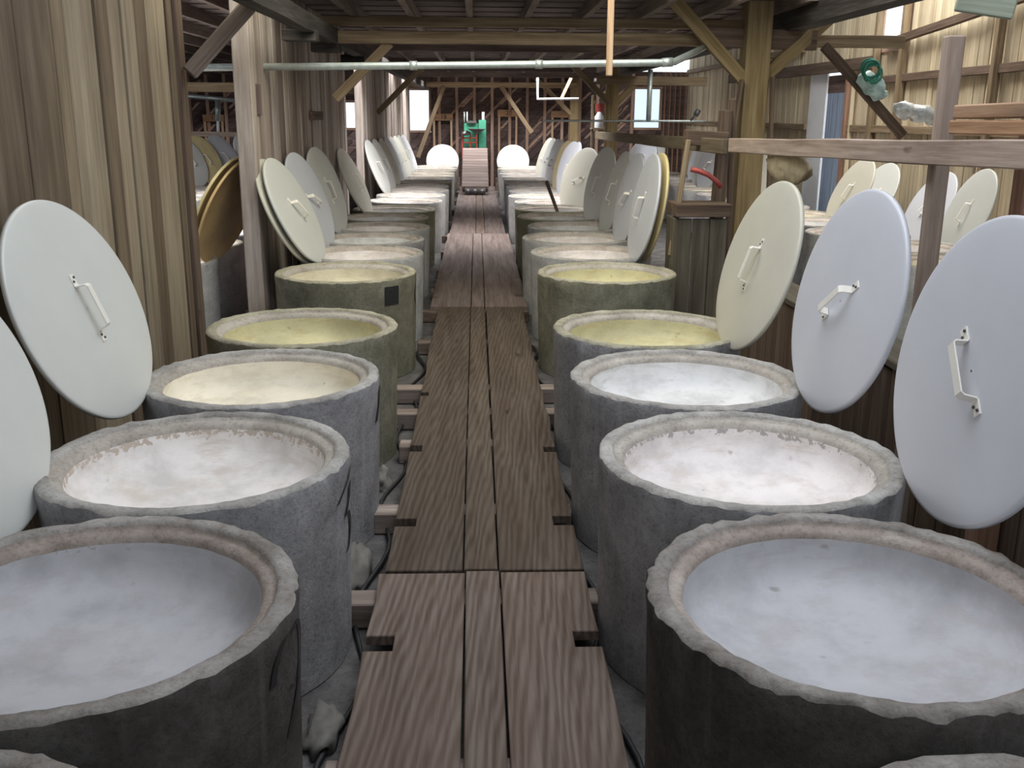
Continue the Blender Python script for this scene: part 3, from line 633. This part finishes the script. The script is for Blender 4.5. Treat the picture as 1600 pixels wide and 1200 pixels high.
# the rest of the two rows: copies of one vat, each with its own tone of wall and lining
proto = [make_vat(0, 0, 0.85, mb, mr, ml, 'x', None, 64, 0.007, 3.3 + k, 0.8) for k, (mb, mr, ml) in
         enumerate(((M_con_lt, M_rim, L_white), (M_con_ol, M_rim_ol, L_grey), (M_con, M_rim, L_grey), (M_con_lt, M_rim_ol, L_cream)))]
used = [False] * 4
def place_vat(k, x, y, label, group):
    if used[k]: o = copy_tree(proto[k])
    else: o = proto[k]; used[k] = True
    o.location = (x, y, 0); o.rotation_euler.z = random.random() * 6.28
    hz = 1.0 if y < 9 else 1.0 - 0.155 * (y - 9) / 20.5
    o.scale = (1, 1, hz)
    tag(o, label, 'vat', group); return o
tone = ['grey', 'olive', 'blue-grey', 'pale']
lin_ = ['white', 'greyish', 'light grey', 'cream']
Lfar = [(-1.12, 9.72, 0), (-1.17, 10.93, 2), (-1.17, 12.15, 0), (-1.24, 13.37, 1), (-1.2, 14.6, 1), (-1.15, 16.2, 0)]
yy = 17.45
while yy < 28.6: Lfar.append((-1.13 + random.uniform(-.03, .03), yy, random.choice((0, 2, 3, 1)))); yy += 1.23
Rfar = [(1.13, 9.80, 0), (1.10, 11.05, 0), (1.22, 12.3, 2), (1.14, 13.55, 1), (1.16, 14.8, 1), (1.2, 16.1, 0)]
yy = 17.35
while yy < 28.6: Rfar.append((1.17 + random.uniform(-.03, .03), yy, random.choice((0, 2, 3, 0)))); yy += 1.23
for side, rows in (('left', Lfar), ('right', Rfar)):
    for i, (x, y, k) in enumerate(rows):
        place_vat(k, x, y, '%s concrete vat with %s lining, %s in the row %s of the boardwalk' % (tone[k], lin_[k], ORD[i + 5], side), 'vats %s of the boardwalk' % side)
y = 6.6; i = 0
while y < 28:
    place_vat((0, 2, 0, 3)[i % 4], -2.98 - 0.05 * (i % 2), y, 'concrete vat behind the left board partitions, %s of its row' % ORD[i], 'vats behind the left partitions'); y += 1.26; i += 1
y = 9.9; i = 0
while y < 28:
    place_vat((0, 3, 0, 2)[i % 4], -5.0, y, 'pale concrete vat in the far row of the left bay, %s of its row' % ORD[i], 'vats in the far row of the left bay'); y += 1.26; i += 1
y = 6.6; i = 0
while y < 28.5:
    place_vat((0, 2, 3, 0)[i % 4], 4.5 + 0.05 * (i % 2), y, 'concrete vat in the row by the pale right wall, %s of its row' % ORD[i], 'vats by the right wall'); y += 1.26; i += 1

# painted marks on the vats (brush strokes lying on the curved wall)
def mark(vat, strokes, h=0.85):
    v = []; f = []
    for pts, wd in strokes:
        base = len(v)
        for (a, z) in pts:
            rr = 0.575 + 0.025 * z / h + 0.0045
            for q in range(7):
                an = math.radians(a + (q / 3 - 1) * math.degrees(wd / 2 / rr)); v.append((rr * math.cos(an), rr * math.sin(an), z))
        for i in range(len(pts) - 1):
            for q in range(6): f.append((base + 7*i + q, base + 7*i + q + 1, base + 7*i + q + 8, base + 7*i + q + 7))
    o = link('painted_mark', me_from('mark', v, f), M_paint, vat); return o
def arc(a0, z0, ra, rz, t0, t1, n=16): return [(a0 + ra * math.cos(math.radians(t0 + (t1 - t0) * i / n)), z0 + rz * math.sin(math.radians(t0 + (t1 - t0) * i / n))) for i in range(n + 1)]
mark(NEAR['left', 1], [(arc(-5, 0.70, 9, 0.09, -120, 100), 0.034), (arc(-9, 0.66, 10, 0.13, 60, 170), 0.032), ([(2, 0.62), (-3, 0.56), (-10, 0.48)], 0.045)])
mark(NEAR['left', 2], [([(1, 0.80), (-5, 0.76), (-17, 0.70)], 0.032), ([(-1, 0.74), (-3, 0.68), (-9, 0.62)], 0.036), (arc(-9, 0.55, 8, 0.09, 60, -80), 0.034)])
mark(NEAR['left', 3], [([(0, 0.79), (-3, 0.7), (-9, 0.62)], 0.045)])
mark(NEAR['left', 5], [([(-45, 0.79), (-45, 0.635)], 0.15)])
mark(NEAR['left', 5], [(arc(0, 0.68, 9, 0.11, 120, 240), 0.022)])

# ------------------------------------------------------------------ lids
LR = 0.52
LIDP = [(0.0, 0.016), (0.16, 0.0155), (0.34, 0.013), (0.46, 0.009), (0.505, 0.0055), (LR - 0.003, 0.003), (LR, -0.001), (LR - 0.001, -0.018), (LR - 0.012, -0.021), (LR - 0.02, -0.012), (0.3, -0.003), (0.0, 0.0)]
def lid_disc():
    me = lathe_me([(max(r, 0.004), z) for r, z in LIDP], 96); return me
def flat_bar(pts, wd, th):
    """flat bar following pts in the local xz plane, width along y"""
    v = []; f = []; n = len(pts)
    for i, (x, z) in enumerate(pts):
        a = Vector(pts[max(0, i-1)]); b = Vector(pts[min(n-1, i+1)]); t = (b - a).normalized(); nn = Vector((-t[1], t[0]))
        for s, q in ((-1, -1), (1, -1), (1, 1), (-1, 1)):
            v.append((x + nn[0] * th / 2 * q, s * wd / 2, z + nn[1] * th / 2 * q))
    for i in range(n - 1):
        for k in range(4): f.append((4*i+k, 4*i+(k+1) % 4, 4*i+4+(k+1) % 4, 4*i+4+k))
    f.append((3, 2, 1, 0)); f.append(tuple(4*(n-1)+k for k in range(4)))
    me = me_from('bar', v, f); return me
HP = [(-0.165, 0.020), (-0.115, 0.020), (-0.108, 0.024), (-0.103, 0.066), (-0.094, 0.076), (0.094, 0.076), (0.103, 0.066), (0.108, 0.024), (0.115, 0.020), (0.165, 0.020)]
handle_me = flat_bar(HP, 0.034, 0.006); handle_me.materials.append(M_handle)
bolt_me = lathe_me([(0.006, 0.0), (0.006, 0.004), (0.004, 0.0055), (0.001, 0.006)], 8); bolt_me.materials.append(M_bolt)
disc_cache = {}
def disc_for(mat):
    if mat.name not in disc_cache:
        me = lid_disc(); me.materials.append(mat); disc_cache[mat.name] = me
    return disc_cache[mat.name]
def make_lid(Cc, n, mat, label, group, ang=-80.0, bolts=True, scale=1.0, handle=True):
    n = Vector(n).normalized(); u = Vector((0, 0, 1)).cross(n).normalized(); w_ = n.cross(u)
    root = empty('vat_lid'); tag(root, label, 'lid', group)
    m = Matrix((u, w_, n)).transposed().to_4x4(); m.translation = Vector(Cc)
    root.matrix_basis = m @ Matrix.Scale(scale, 4)
    link('lid_disc', disc_for(mat), None, root)
    if handle:
        h = link('handle', handle_me, None, root); h.rotation_euler.z = math.radians(ang); h.location = (0, 0, -0.002)
        if bolts:
            for bx, by in ((-0.15, 0.008), (-0.132, -0.008), (0.15, 0.008), (0.132, -0.008)):
                b_ = link('bolt', bolt_me, None, h); b_.location = (bx, by, 0.023)
    return root
GL, GR = 'lids leaning along the left vats', 'lids leaning along the right vats'
make_lid((-1.78, 3.24, 1.22), (.935, -.107, .339), M_lid, 'off-white lid cut by the left edge of the picture', GL, -80)
make_lid((-1.786, 4.502, 1.287), (.935, -.107, .339), M_lid, 'large off-white lid leaning on the near left partition, cream handle in full view', GL, -83.6)
make_lid((1.65, 3.12, 1.345), (-.985, -.04, .17), M_lid_bl, 'large bluish white lid cut by the right edge, nearest on the right', GR, -47.4)
make_lid((1.685, 4.44, 1.335), (-.975, -.06, .2), M_lid_bl, 'bluish white lid leaning on the right row, second from the right edge', GR, -141.6)
make_lid((1.665, 5.84, 1.29), (-.96, -.08, .28), M_lid_be, 'beige lid leaning on the right row below the sack', GR, -97)
# left row, beyond the first opening
make_lid((-1.727, 9.234, 1.277), (.90, -.1, .42), M_lid_be, 'rear lid of the stacked pair leaning on the grey left partition', GL, handle=False)
make_lid((-1.657, 9.243, 1.287), (.90, -.1, .42), M_lid, 'front lid of the stacked pair leaning on the grey left partition', GL, -45, False)
make_lid((-1.716, 10.481, 1.273), (.93, -.14, .34), M_lid_bl, 'bluish lid right behind the stacked pair on the left', GL, -25, False)
make_lid((-1.730, 11.788, 1.276), (.94, -.16, .29), M_lid, 'pale grey-green lid, third upright on the grey left partition', GL, -80, False)
make_lid((-1.721, 14.402, 1.198), (.91, -.09, .40), M_lid_be, 'beige lid in shade by the gap after the second left partition', GL, -75, False)
for i, (y, mt) in enumerate(((18.07, M_lid), (19.3, M_lid), (20.53, M_lid_be), (21.76, M_lid_bl), (22.99, M_lid), (24.2, M_lid_be), (25.45, M_lid), (26.7, M_lid_bl))):
    make_lid((-1.75, y, 1.21 - 0.012 * i), (.93, -.1, .36), mt, 'small distant lid leaning on the farthest left partition, %s from the front' % ORD[i], GL, -70 - 10 * (i % 3), False)
# right row, behind the bin
make_lid((1.66, 9.52, 1.30), (-.985, -.04, .17), M_lid_ye, 'yellowed lid leaning behind a bluish white one beside the wooden bin', GR, handle=False)
make_lid((1.575, 9.45, 1.30), (-.985, -.04, .17), M_lid_bl, 'bluish white lid in front of the yellowed lid beside the wooden bin', GR, -110, False)
make_lid((1.675, 11.1, 1.245), (-.97, -.08, .21), M_lid_bl, 'bluish lid behind the yellowed pair on the right row', GR, -140, False)
make_lid((1.68, 12.28, 1.23), (-.96, -.07, .27), M_lid, 'off-white lid seen nearly edge-on in the middle of the right row', GR, -100, False)
make_lid((1.62, 13.35, 1.24), (-.95, -.2, .22), M_lid, 'narrow pale lid left of the edge-on lid on the right row', GR, -100, False)
make_lid((1.575, 15.45, 1.17), (-.86, -.42, .3), M_lid_be, 'beige lid turned to face the aisle, below the stick and second post', GR, -160, False)
for i, (y, n, mt) in enumerate(((17.9, (-.95, -.1, .28), M_lid_bl), (18.15, (-.93, -.28, .2), M_lid_bl), (19.2, (-.93, -.25, .2), M_lid_ye), (20.43, (-.97, -.1, .18), M_lid), (21.66, (-.96, -.12, .22), M_lid_bl), (22.9, (-.95, -.15, .25), M_lid), (24.1, (-.93, -.2, .3), M_lid_be))):
    make_lid((1.66 - 0.01 * i, y, 1.19 - 0.012 * i), n, mt, 'small distant lid on the far part of the right row, %s from the front' % ORD[i], GR, -95 - 12 * i, False)
# the two bright lids standing upright before the back wall
make_lid((-0.98, 29.25, 0.83), (0.02, -.985, .15), M_white_pt, 'bright white lid upright at the far end, left of the plank ramp', 'bright lids at the far end', handle=False, scale=0.9)
make_lid((1.05, 29.25, 0.83), (-0.02, -.985, .15), M_white_pt, 'bright white lid upright at the far end, right of the plank ramp', 'bright lids at the far end', handle=False, scale=0.9)
for x, l in ((-0.98, 'left'), (1.05, 'right')): thing_beam('timber_sill', (x - 0.5, 29.32, 0.18), (x + 0.5, 29.32, 0.18), 0.16, 0.36, M_trestle, 'low timber sill under the bright far lid on the ' + l, 'timber')
# left bay
make_lid((-2.35, 9.32, 1.30), (-.9, .18, .41), M_lid_ye, 'rear yellow lid tilted to the right in the first left opening', 'yellow lids in the left opening', handle=False)
make_lid((-2.29, 9.31, 1.275), (-.9, .18, .41), M_lid_or, 'front orange-brown lid tilted to the right in the first left opening', 'yellow lids in the left opening', handle=False)
for i, (x, y, mt) in enumerate(((-5.25, 17.5, M_lid_be), (-5.6, 20.0, M_lid), (-5.45, 20.6, M_lid_ye), (-5.3, 21.5, M_lid_bl), (-5.0, 22.6, M_white_pt), (-4.75, 23.4, M_white_pt))):
    make_lid((x, y, 1.22), (.86, -.3, .4), mt, 'lid leaning in the left bay, seen through the first opening, %s from its left' % ORD[i], 'lids in the left bay', -60, False)
lb = empty('plank_bench', (5.75, 14.5, 0)); tag(lb, 'long low plank bench along the pale right wall under the lids', 'bench')
for k in range(4): beam('plank', (5.3 + 0.24 * k, 9.2, 0.50), (5.3 + 0.24 * k, 17.2, 0.50), 0.225, 0.05, M_board_pink, lb, 0.004, 0)
for y in (9.4, 11.9, 14.4, 17.0): beam('trestle_leg', (5.25, y, 0.23), (6.1, y, 0.23), 0.08, 0.44, M_board_pink, lb, 0.004, 0)
# right bay
for i, (Cc, n, mt, lab) in enumerate(((( 5.46, 10.97, 1.12), (-.94, .05, .34), M_lid, 'lid by the right wall just right of the upright stake'), ((5.92, 12.95, 1.0), (-.9, -.04, .44), M_lid_bl, 'lid by the right wall crossed by the upright stake'),
        ((5.85, 14.6, 1.03), (-.9, -.1, .42), M_lid, 'lid by the right wall above the bluish near lid'), ((5.15, 13.73, 1.13), (-.9, -.06, .42), M_lid_be, 'beige lid by the right wall left of the bluish near lid'),
        ((5.2, 18.4, 1.0), (-.95, -.05, .25), M_lid_be, 'lid by the right wall in front of the blue door'),
        ((4.75, 20.6, 1.15), (-.95, -.2, .25), M_lid_bl, 'white lid framed by the dark trestle, first of the three'), ((4.85, 21.5, 1.15), (-.95, -.2, .25), M_lid, 'white lid framed by the dark trestle, second of the three'),
        ((4.95, 22.4, 1.15), (-.95, -.2, .25), M_lid_bl, 'white lid framed by the dark trestle, third of the three'), ((4.0, 24.5, 1.12), (-.8, -.5, .3), M_lid_bl, 'pale blue lid far behind the middle of the right row'), ((4.45, 25.9, 1.12), (-.8, -.5, .3), M_lid, 'pale lid far behind the right row beside the pale blue one'))):
    make_lid(Cc, n, mt, lab, 'lids by the right wall', -105 - 15 * (i % 3), False)

# ------------------------------------------------------------------ boardwalk
bw = empty('boardwalk', (0, 12, 0)); tag(bw, 'worn plank boardwalk three planks wide running down the aisle', 'walkway')
ZT = 0.16; TH = 0.042
def plank(poly, mat, zt=ZT, th=TH):
    """poly: list of (x, y) outline, counter-clockwise; local X along the aisle so the grain follows"""
    cx = sum(p[0] for p in poly) / len(poly); cy = sum(p[1] for p in poly) / len(poly)
    bm = bmesh.new()
    vs = [bm.verts.new((p[1] - cy, -(p[0] - cx), 0)) for p in poly]
    f = bm.faces.new(vs); bmesh.ops.recalc_face_normals(bm, faces=[f])
    if f.normal.z < 0: f.normal_flip()
    r = bmesh.ops.extrude_face_region(bm, geom=[f])
    for e in r['geom']:
        if isinstance(e, bmesh.types.BMVert): e.co.z -= th
    bmesh.ops.recalc_face_normals(bm, faces=bm.faces[:])
    bmesh.ops.bevel(bm, geom=[e for e in bm.edges if all(abs(v.co.z) < 1e-5 for v in e.verts)], offset=0.004, segments=1, affect='EDGES')
    me = bpy.data.meshes.new('plank'); bm.to_mesh(me); bm.free()
    o = link('plank', me, mat, bw); o.rotation_euler.z = math.pi / 2; o.location = (cx, cy - 12, zt); return o
def rag(x0, y0, x1, y1, n, amp, seed):
    rnd = random.Random(seed)
    return [(x0 + (x1 - x0) * i / n + (rnd.uniform(-amp, amp) if 0 < i < n else 0), y0 + (y1 - y0) * i / n) for i in range(n + 1)]
def side_plank(xi, xo, y0, y1, notches, seed, mat=None, zt=ZT):
    """xi inner straight edge, xo outer wobbly edge, notches: (ya, yb, depth)"""
    s = 1 if xo > xi else -1
    pts = [(xi, y0)]
    ys = y0; outer = []
    for (a, b, d) in sorted(notches):
        outer += rag(xo, ys, xo, a, max(2, int((a - ys) / 0.3)), 0.010, seed)
        outer += [(xo - s * d, a), (xo - s * d, b)]; ys = b
    outer += rag(xo, ys, xo, y1, max(2, int((y1 - ys) / 0.3)), 0.010, seed + 1)
    pts = [(xi, y0)] + outer + [(xi, y1)]
    plank(pts, mat or M_walk, zt)
# front section
side_plank(-0.058, -0.445, 0.75, 4.09, [(3.425, 3.54, 0.115), (2.2, 2.3, 0.1)], 1)
plank([(-0.036, 0.75), (0.090, 0.75), (0.096, 4.11), (-0.053, 4.11)], M_walk)
side_plank(0.104, 0.485, 0.75, 4.095, [(3.44, 3.56, 0.105), (2.2, 2.3, 0.1)], 3)
# middle section
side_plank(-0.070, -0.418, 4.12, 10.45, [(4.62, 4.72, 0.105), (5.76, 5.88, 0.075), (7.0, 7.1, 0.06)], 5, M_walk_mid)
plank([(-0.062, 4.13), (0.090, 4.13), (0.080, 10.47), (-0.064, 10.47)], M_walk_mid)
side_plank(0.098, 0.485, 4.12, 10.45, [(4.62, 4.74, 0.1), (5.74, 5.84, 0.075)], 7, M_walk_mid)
# far sections
side_plank(-0.068, -0.50, 10.5, 17.2, [(11.0, 11.12, 0.06), (12.3, 12.4, 0.05)], 9, M_walk_pale)
plank([(-0.06, 10.5), (0.08, 10.5), (0.08, 17.2), (-0.06, 17.2)], M_walk_pale)
side_plank(0.088, 0.545, 10.5, 17.2, [(11.1, 11.35, 0.12), (12.4, 12.52, 0.08)], 11, M_walk_pale)
side_plank(-0.02, -0.47, 17.24, 28.6, [], 13, M_walk_pale)
plank([(-0.012, 17.24), (0.14, 17.24), (0.14, 28.6), (-0.012, 28.6)], M_walk)
side_plank(0.148, 0.50, 17.24, 28.6, [], 15, M_walk_pale)
sl = [(1.5, 1.0), (2.75, 1.0), (3.95, 1.16), (4.95, 1.1), (6.05, 1.0), (6.75, 1.22), (7.4, 1.3), (9.0, 1.1), (10.47, 1.2), (11.8, 1.1), (13.4, 1.1), (15.2, 1.1), (17.22, 1.2), (19.5, 1.1), (22, 1.1), (24.5, 1.1), (27, 1.1)]
for y, wd in sl:
    beam('sleeper', (-wd / 2, y, (ZT - TH) / 2 + 0.0), (wd / 2 - 0.05, y, (ZT - TH) / 2), 0.14, ZT - TH - 0.002, M_board_pink2 if y < 8 else M_walk, bw, 0.006, 0.0)
# cables along both feet of the rows
def cable(name, x, s, label):
    pts = []
    y = 1.6
    while y < 9.5:
        pts.append((x + s * 0.05 * math.sin((y - 2.53) * 2 * math.pi / 1.22), y, 0.02 + 0.012 * math.sin(y * 3))); y += 0.12
    tag(tube(name, pts, 0.011, M_cable, None, 6), label, 'cable')
cable('power_cable', -0.50, -1, 'black cable snaking along the foot of the left vats')
cable('power_cable', 0.505, 1, 'black cable snaking along the foot of the right vats')
# rubble between the left vats and the boardwalk
def rock(x, y, sx, sy, sz, seed, label, mat=M_plaster):
    bm = bmesh.new(); bmesh.ops.create_icosphere(bm, subdivisions=3, radius=1)
    for v in bm.verts:
        d = 1 + 0.6 * noise.noise(v.co * 1.5 + Vector((seed, 0, 0))) + 0.25 * noise.noise(v.co * 4.5 + Vector((0, seed, 0))); v.co = Vector((v.co.x * sx * d, v.co.y * sy * d, max(v.co.z, -0.25) * sz * d))
    me = bpy.data.meshes.new('rock'); bm.to_mesh(me); bm.free(); me.polygons.foreach_set('use_smooth', [True] * len(me.polygons))
    o = link('rubble_lump', me, mat, None, (x, y, sz * 0.22)); tag(o, label, 'rubble'); return o
rock(-0.60, 4.38, 0.075, 0.17, 0.11, 1.0, 'pale lump of rubble between the second and third left vats')
rock(-0.56, 3.12, 0.06, 0.15, 0.06, 4.0, 'low lump of rubble between the first and second left vats')
rock(-0.57, 5.62, 0.05, 0.13, 0.08, 7.0, 'small lump of rubble between the third and fourth left vats')

# ------------------------------------------------------------------ right side: rails, stake, blocks, trestle, bin, sack
thing_beam('guard_rail', (1.95, 2.6, 2.05), (1.95, 7.75, 1.935), 0.045, 0.105, M_rail, 'knotty pinkish guard rail running above the nearest right lids', 'rail')
thing_beam('guard_rail', (1.98, 8.05, 1.915), (2.0, 17.0, 1.82), 0.05, 0.12, M_board_olive, 'grey-brown guard rail farther along the right row', 'rail')
thing_beam('stake', (2.02, 4.36, 0), (2.02, 4.36, 2.49), 0.07, 0.075, M_rail, 'upright square stake behind the guard rail', 'post')
thing_beam('timber_block', (1.98, 3.2, 2.13), (1.98, 4.12, 2.118), 0.1, 0.055, M_orange, 'lower orange-brown timber lying on the guard rail', 'timber')
thing_beam('timber_block', (1.98, 3.2, 2.187), (1.98, 4.1, 2.175), 0.1, 0.055, M_orange, 'upper orange-brown timber stacked on the guard rail', 'timber')
pr = empty('corner_post', (2.13, 3.8, 0)); tag(pr, 'red-brown post with pale green top at the right edge', 'post')
beam('lower_timber', (2.13, 3.8, 0), (2.13, 3.8, 2.42), 0.1, 0.1, M_red_post, pr)
beam('painted_top', (2.13, 3.8, 2.42), (2.13, 3.8, 4.9), 0.1, 0.1, M_green_wood, pr)
tr = empty('trestle', (1.95, 8.9, 0)); tag(tr, 'dark wooden trestle with a slanting stick beside the wooden bin', 'trestle')
beam('top_block', (1.83, 8.9, 1.97), (2.2, 8.9, 1.95), 0.14, 0.13, M_trestle, tr)
beam('leg', (1.84, 8.8, 1.95), (1.72, 8.75, 0.95), 0.04, 0.06, M_beam, tr)
beam('leg', (2.2, 9.0, 2.2), (2.12, 8.95, 0.0), 0.1, 0.12, M_trestle, tr)
beam('leg', (2.28, 9.1, 2.3), (2.36, 9.1, 0.0), 0.05, 0.06, M_trestle, tr)
bn = empty('wooden_bin', (1.93, 8.75, 0)); tag(bn, 'dark wooden bin with a thick top board beyond the beige lid', 'bin')
beam('top_board', (1.72, 8.78, 1.36), (2.2, 8.78, 1.36), 0.42, 0.11, M_trestle, bn)
for k in range(3): beam('front_board', (1.795 + 0.155 * k, 8.62, 0), (1.795 + 0.155 * k, 8.62, 1.29), 0.15, 0.025, M_bin, bn)
beam('side_board', (1.73, 8.8, 0), (1.73, 8.8, 1.29), 0.025, 0.34, M_bin, bn)
tag(tube('red_bar', [(1.87, 8.5 + 0.28, 1.70), (1.93, 8.76, 1.69), (2.02, 8.74, 1.655), (2.09, 8.72, 1.60), (2.13, 8.72, 1.55)], 0.022, M_red, None, 8), 'curved red bar hooked on the dark trestle', 'bar')
ds = empty('board_screen', (2.2, 5.2, 0)); tag(ds, 'low dark board screen with a ledge behind the near right vats', 'screen')
for k in range(26): beam('board', (2.2, 2.4 + 0.225 * k, 0), (2.2, 2.4 + 0.225 * k, 0.86 + 0.01 * (k % 3)), 0.03, 0.215, M_trestle, ds, 0.003, 0)
beam('ledge', (2.3, 2.3, 0.91), (2.3, 8.2, 0.9), 0.26, 0.045, M_bin, ds)
# sack: lumpy cloth hung over the rail
bm = bmesh.new(); bmesh.ops.create_icosphere(bm, subdivisions=4, radius=1)
for v in bm.verts:
    d = 1 + 0.22 * noise.noise(v.co * 1.9 + Vector((3, 1, 0))) + 0.08 * noise.noise(v.co * 5)
    v.co = Vector((v.co.x * 0.05 * d, v.co.y * 0.42 * d, v.co.z * 0.12 * d))
me = bpy.data.meshes.new('sack'); bm.to_mesh(me); bm.free(); me.polygons.foreach_set('use_smooth', [True] * len(me.polygons))
tag(link('burlap_sack', me, M_sack, None, (2.0, 6.45, 1.85)), 'crumpled burlap sack hanging below the guard rail above the beige lid', 'sack')
# wrapped pipe joint
def blob(name, pts, rs, mat, label, cat, seed=0, parent=None):
    me = tube_me(pts, rs, 14)
    for v in me.vertices:
        q = v.co.copy(); v.co += Vector((noise.noise(q * 14 + Vector((seed, 0, 0))), noise.noise(q * 14 + Vector((0, seed, 3))), noise.noise(q * 14 + Vector((7, 0, seed))))) * 0.05
    o = link(name, me, mat, parent)
    if label: tag(o, label, cat)
    return o
def seq(a, b, n): return [tuple(a[i] + (b[i] - a[i]) * k / n for i in range(3)) for k in range(n + 1)]
blob('cloth_wrap', seq((4.12, 11.0, 2.60), (4.42, 11.0, 2.34), 10), [0.03, 0.07, 0.09, 0.1, 0.09, 0.1, 0.1, 0.09, 0.08, 0.06, 0.03], M_teal, 'crumpled teal cloth wrapped round the slanting brace', 'wrap', 2)
blob('plastic_wrap', seq((4.5, 10.95, 2.24), (5.15, 10.95, 2.13), 14), [0.03, 0.07, 0.08, 0.09, 0.08, 0.08, 0.09, 0.08, 0.08, 0.07, 0.08, 0.07, 0.06, 0.05, 0.02], M_foil, 'silvery plastic-wrapped pipe right of the teal cloth', 'wrap', 5)
cp = []
for k in range(60):
    t = k / 59; a = t * 2 * math.pi * 5
    cp.append((4.17 + 0.09 * math.cos(a) + 0.05 * t, 10.88 + 0.03 * math.sin(a * 0.7), 2.66 + 0.09 * math.sin(a) - 0.08 * t))
tag(tube('cord_coil', cp, 0.012, M_cord, None, 6), 'tangle of green cord above the teal cloth', 'cord')
# stick leaning in a vat
thing_beam('stirring_stick', (0.98, 14.2, 1.24), (1.2, 14.6, 0.72), 0.035, 0.05, M_trestle, 'dark wooden stick leaning out of a vat on the right', 'stick')
# small box and plates on the second left partition
thing_beam('wall_box', (-1.92, 12.0, 2.12), (-1.92, 12.6, 2.12), 0.1, 0.1, M_trestle, 'small dark box on the grey left partition', 'box')
thing_beam('nailed_cleat', (-1.955, 9.25, 2.13), (-1.955, 9.25, 2.40), 0.04, 0.2, M_dark_board, 'brown cleat board nailed near the front of the grey left partition', 'board')
# ------------------------------------------------------------------ far end: ramp, rollers, green machine
rp = empty('plank_ramp', (-0.05, 25.6, 0)); tag(rp, 'inclined plank ramp on rollers at the end of the boardwalk', 'ramp')
for k in range(14):
    t0 = k / 14; t1 = (k + 1) / 14 - 0.004
    a = Vector((0, 25.5 + 2.8 * (t0 + t1) / 2, 0.36 + 0.86 * (t0 + t1) / 2))
    m, L = frame((-0.38, a.y, a.z), (0.30, a.y, a.z), Vector((0, -0.86, 2.8)).normalized())
    o = link('plank', box_me(L, 0.2, 0.03, 0.004), M_walk_pale, rp); o.matrix_basis = Matrix.Translation(-rp.location) @ m
for x in (-0.34, 0.26): beam('side_rail', (x, 25.5, 0.29), (x, 28.3, 1.15), 0.05, 0.1, M_trestle, rp)
for x in (-0.22, -0.04, 0.14): tube('roller', [(x, 25.45, 0.245), (x, 25.62, 0.245)], 0.075, M_steel_dk, rp, 14)
for y in (26.6, 28.2):
    for x in (-0.34, 0.26): beam('leg', (x, y, 0.16), (x, y, 0.26 + 0.307 * (y - 25.5)), 0.06, 0.06, M_trestle, rp)
mc = empty('green_machine', (-0.08, 29.5, 0)); tag(mc, 'green machine with dark hopper behind the plank ramp', 'machine')
def mbox(name, x0, x1, y0, y1, z0, z1, mat, bev=0.01):
    o = link(name, box_me(x1 - x0, y1 - y0, z1 - z0, bev), mat, mc); o.location = ((x0 + x1)/2 + 0.08, (y0 + y1)/2 - 29.5, (z0 + z1)/2); return o
mbox('base', -0.40, 0.26, 29.3, 29.9, 0.0, 1.22, M_steel_dk); mbox('body', -0.36, 0.06, 29.3, 29.8, 1.22, 1.88, M_green); mbox('motor_cover', -0.28, 0.0, 29.2, 29.5, 1.88, 1.95, M_steel_dk); mbox('cabinet', 0.06, 0.27, 29.25, 29.8, 1.2, 1.98, M_green)
hopper = lathe_me([(0.06, 0), (0.10, 0.02), (0.26, 0.11), (0.27, 0.12), (0.25, 0.12), (0.09, 0.04)], 20); h = link('hopper', hopper, M_steel_dk, mc, (0.08, -0.5, 1.62))
for x0 in (-0.38, 0.02): pass
for z in (1.33, 1.46): mbox('frame_bar', -0.42, 0.02, 29.1, 29.15, z, z + 0.04, M_red)
for x in (-0.42, -0.2, -0.02): mbox('frame_leg', x, x + 0.04, 29.1, 29.15, 0.9, 1.6, M_red)
for x in (-0.35, -0.27, 0.17, 0.21): tube('rod', [(x, 29.45, 1.9), (x, 29.45, 2.2)], 0.018, M_white_pt if x > -0.3 else M_galv, mc, 8)
blob('motor', seq((-0.42, 29.05, 1.62), (-0.2, 29.05, 1.62), 4), [0.03, 0.06, 0.07, 0.06, 0.03], M_steel_dk, None, None, 1)
bpy.data.objects['motor'].parent = mc; bpy.data.objects['motor'].location = (0.08, -29.5, 0)
jg = lathe_me([(0.10, 0), (0.11, 0.02), (0.11, 0.26), (0.06, 0.33), (0.04, 0.37), (0.01, 0.37)], 18)
post('shelf_post', 2.8, 24.72, 0, 2.6, 0.06, 0.06, M_beam, 'thin post carrying the small shelf and the red bucket')
sh = thing_beam('shelf_board', (2.75, 24.6, 1.82), (3.35, 24.6, 1.82), 0.25, 0.04, M_beam, 'small shelf behind the second honey post', 'shelf')
tag(link('white_jug', jg, M_white_pt, None, (2.95, 24.6, 1.842)), 'white jug on the small shelf behind the second honey post', 'jug')
bk = lathe_me([(0.09, 0), (0.11, 0.02), (0.13, 0.2), (0.135, 0.205), (0.12, 0.2), (0.1, 0.03), (0.01, 0.03)], 18)
rb = empty('red_bucket', (2.98, 24.75, 2.2)); tag(rb, 'small red bucket hung high by the second honey post', 'bucket')
link('pail', bk, M_red, rb); tube('bail', [(2.86, 24.75, 2.4), (2.9, 24.75, 2.5), (2.98, 24.75, 2.54), (3.06, 24.75, 2.5), (3.1, 24.75, 2.4)], 0.008, M_galv, rb, 6)
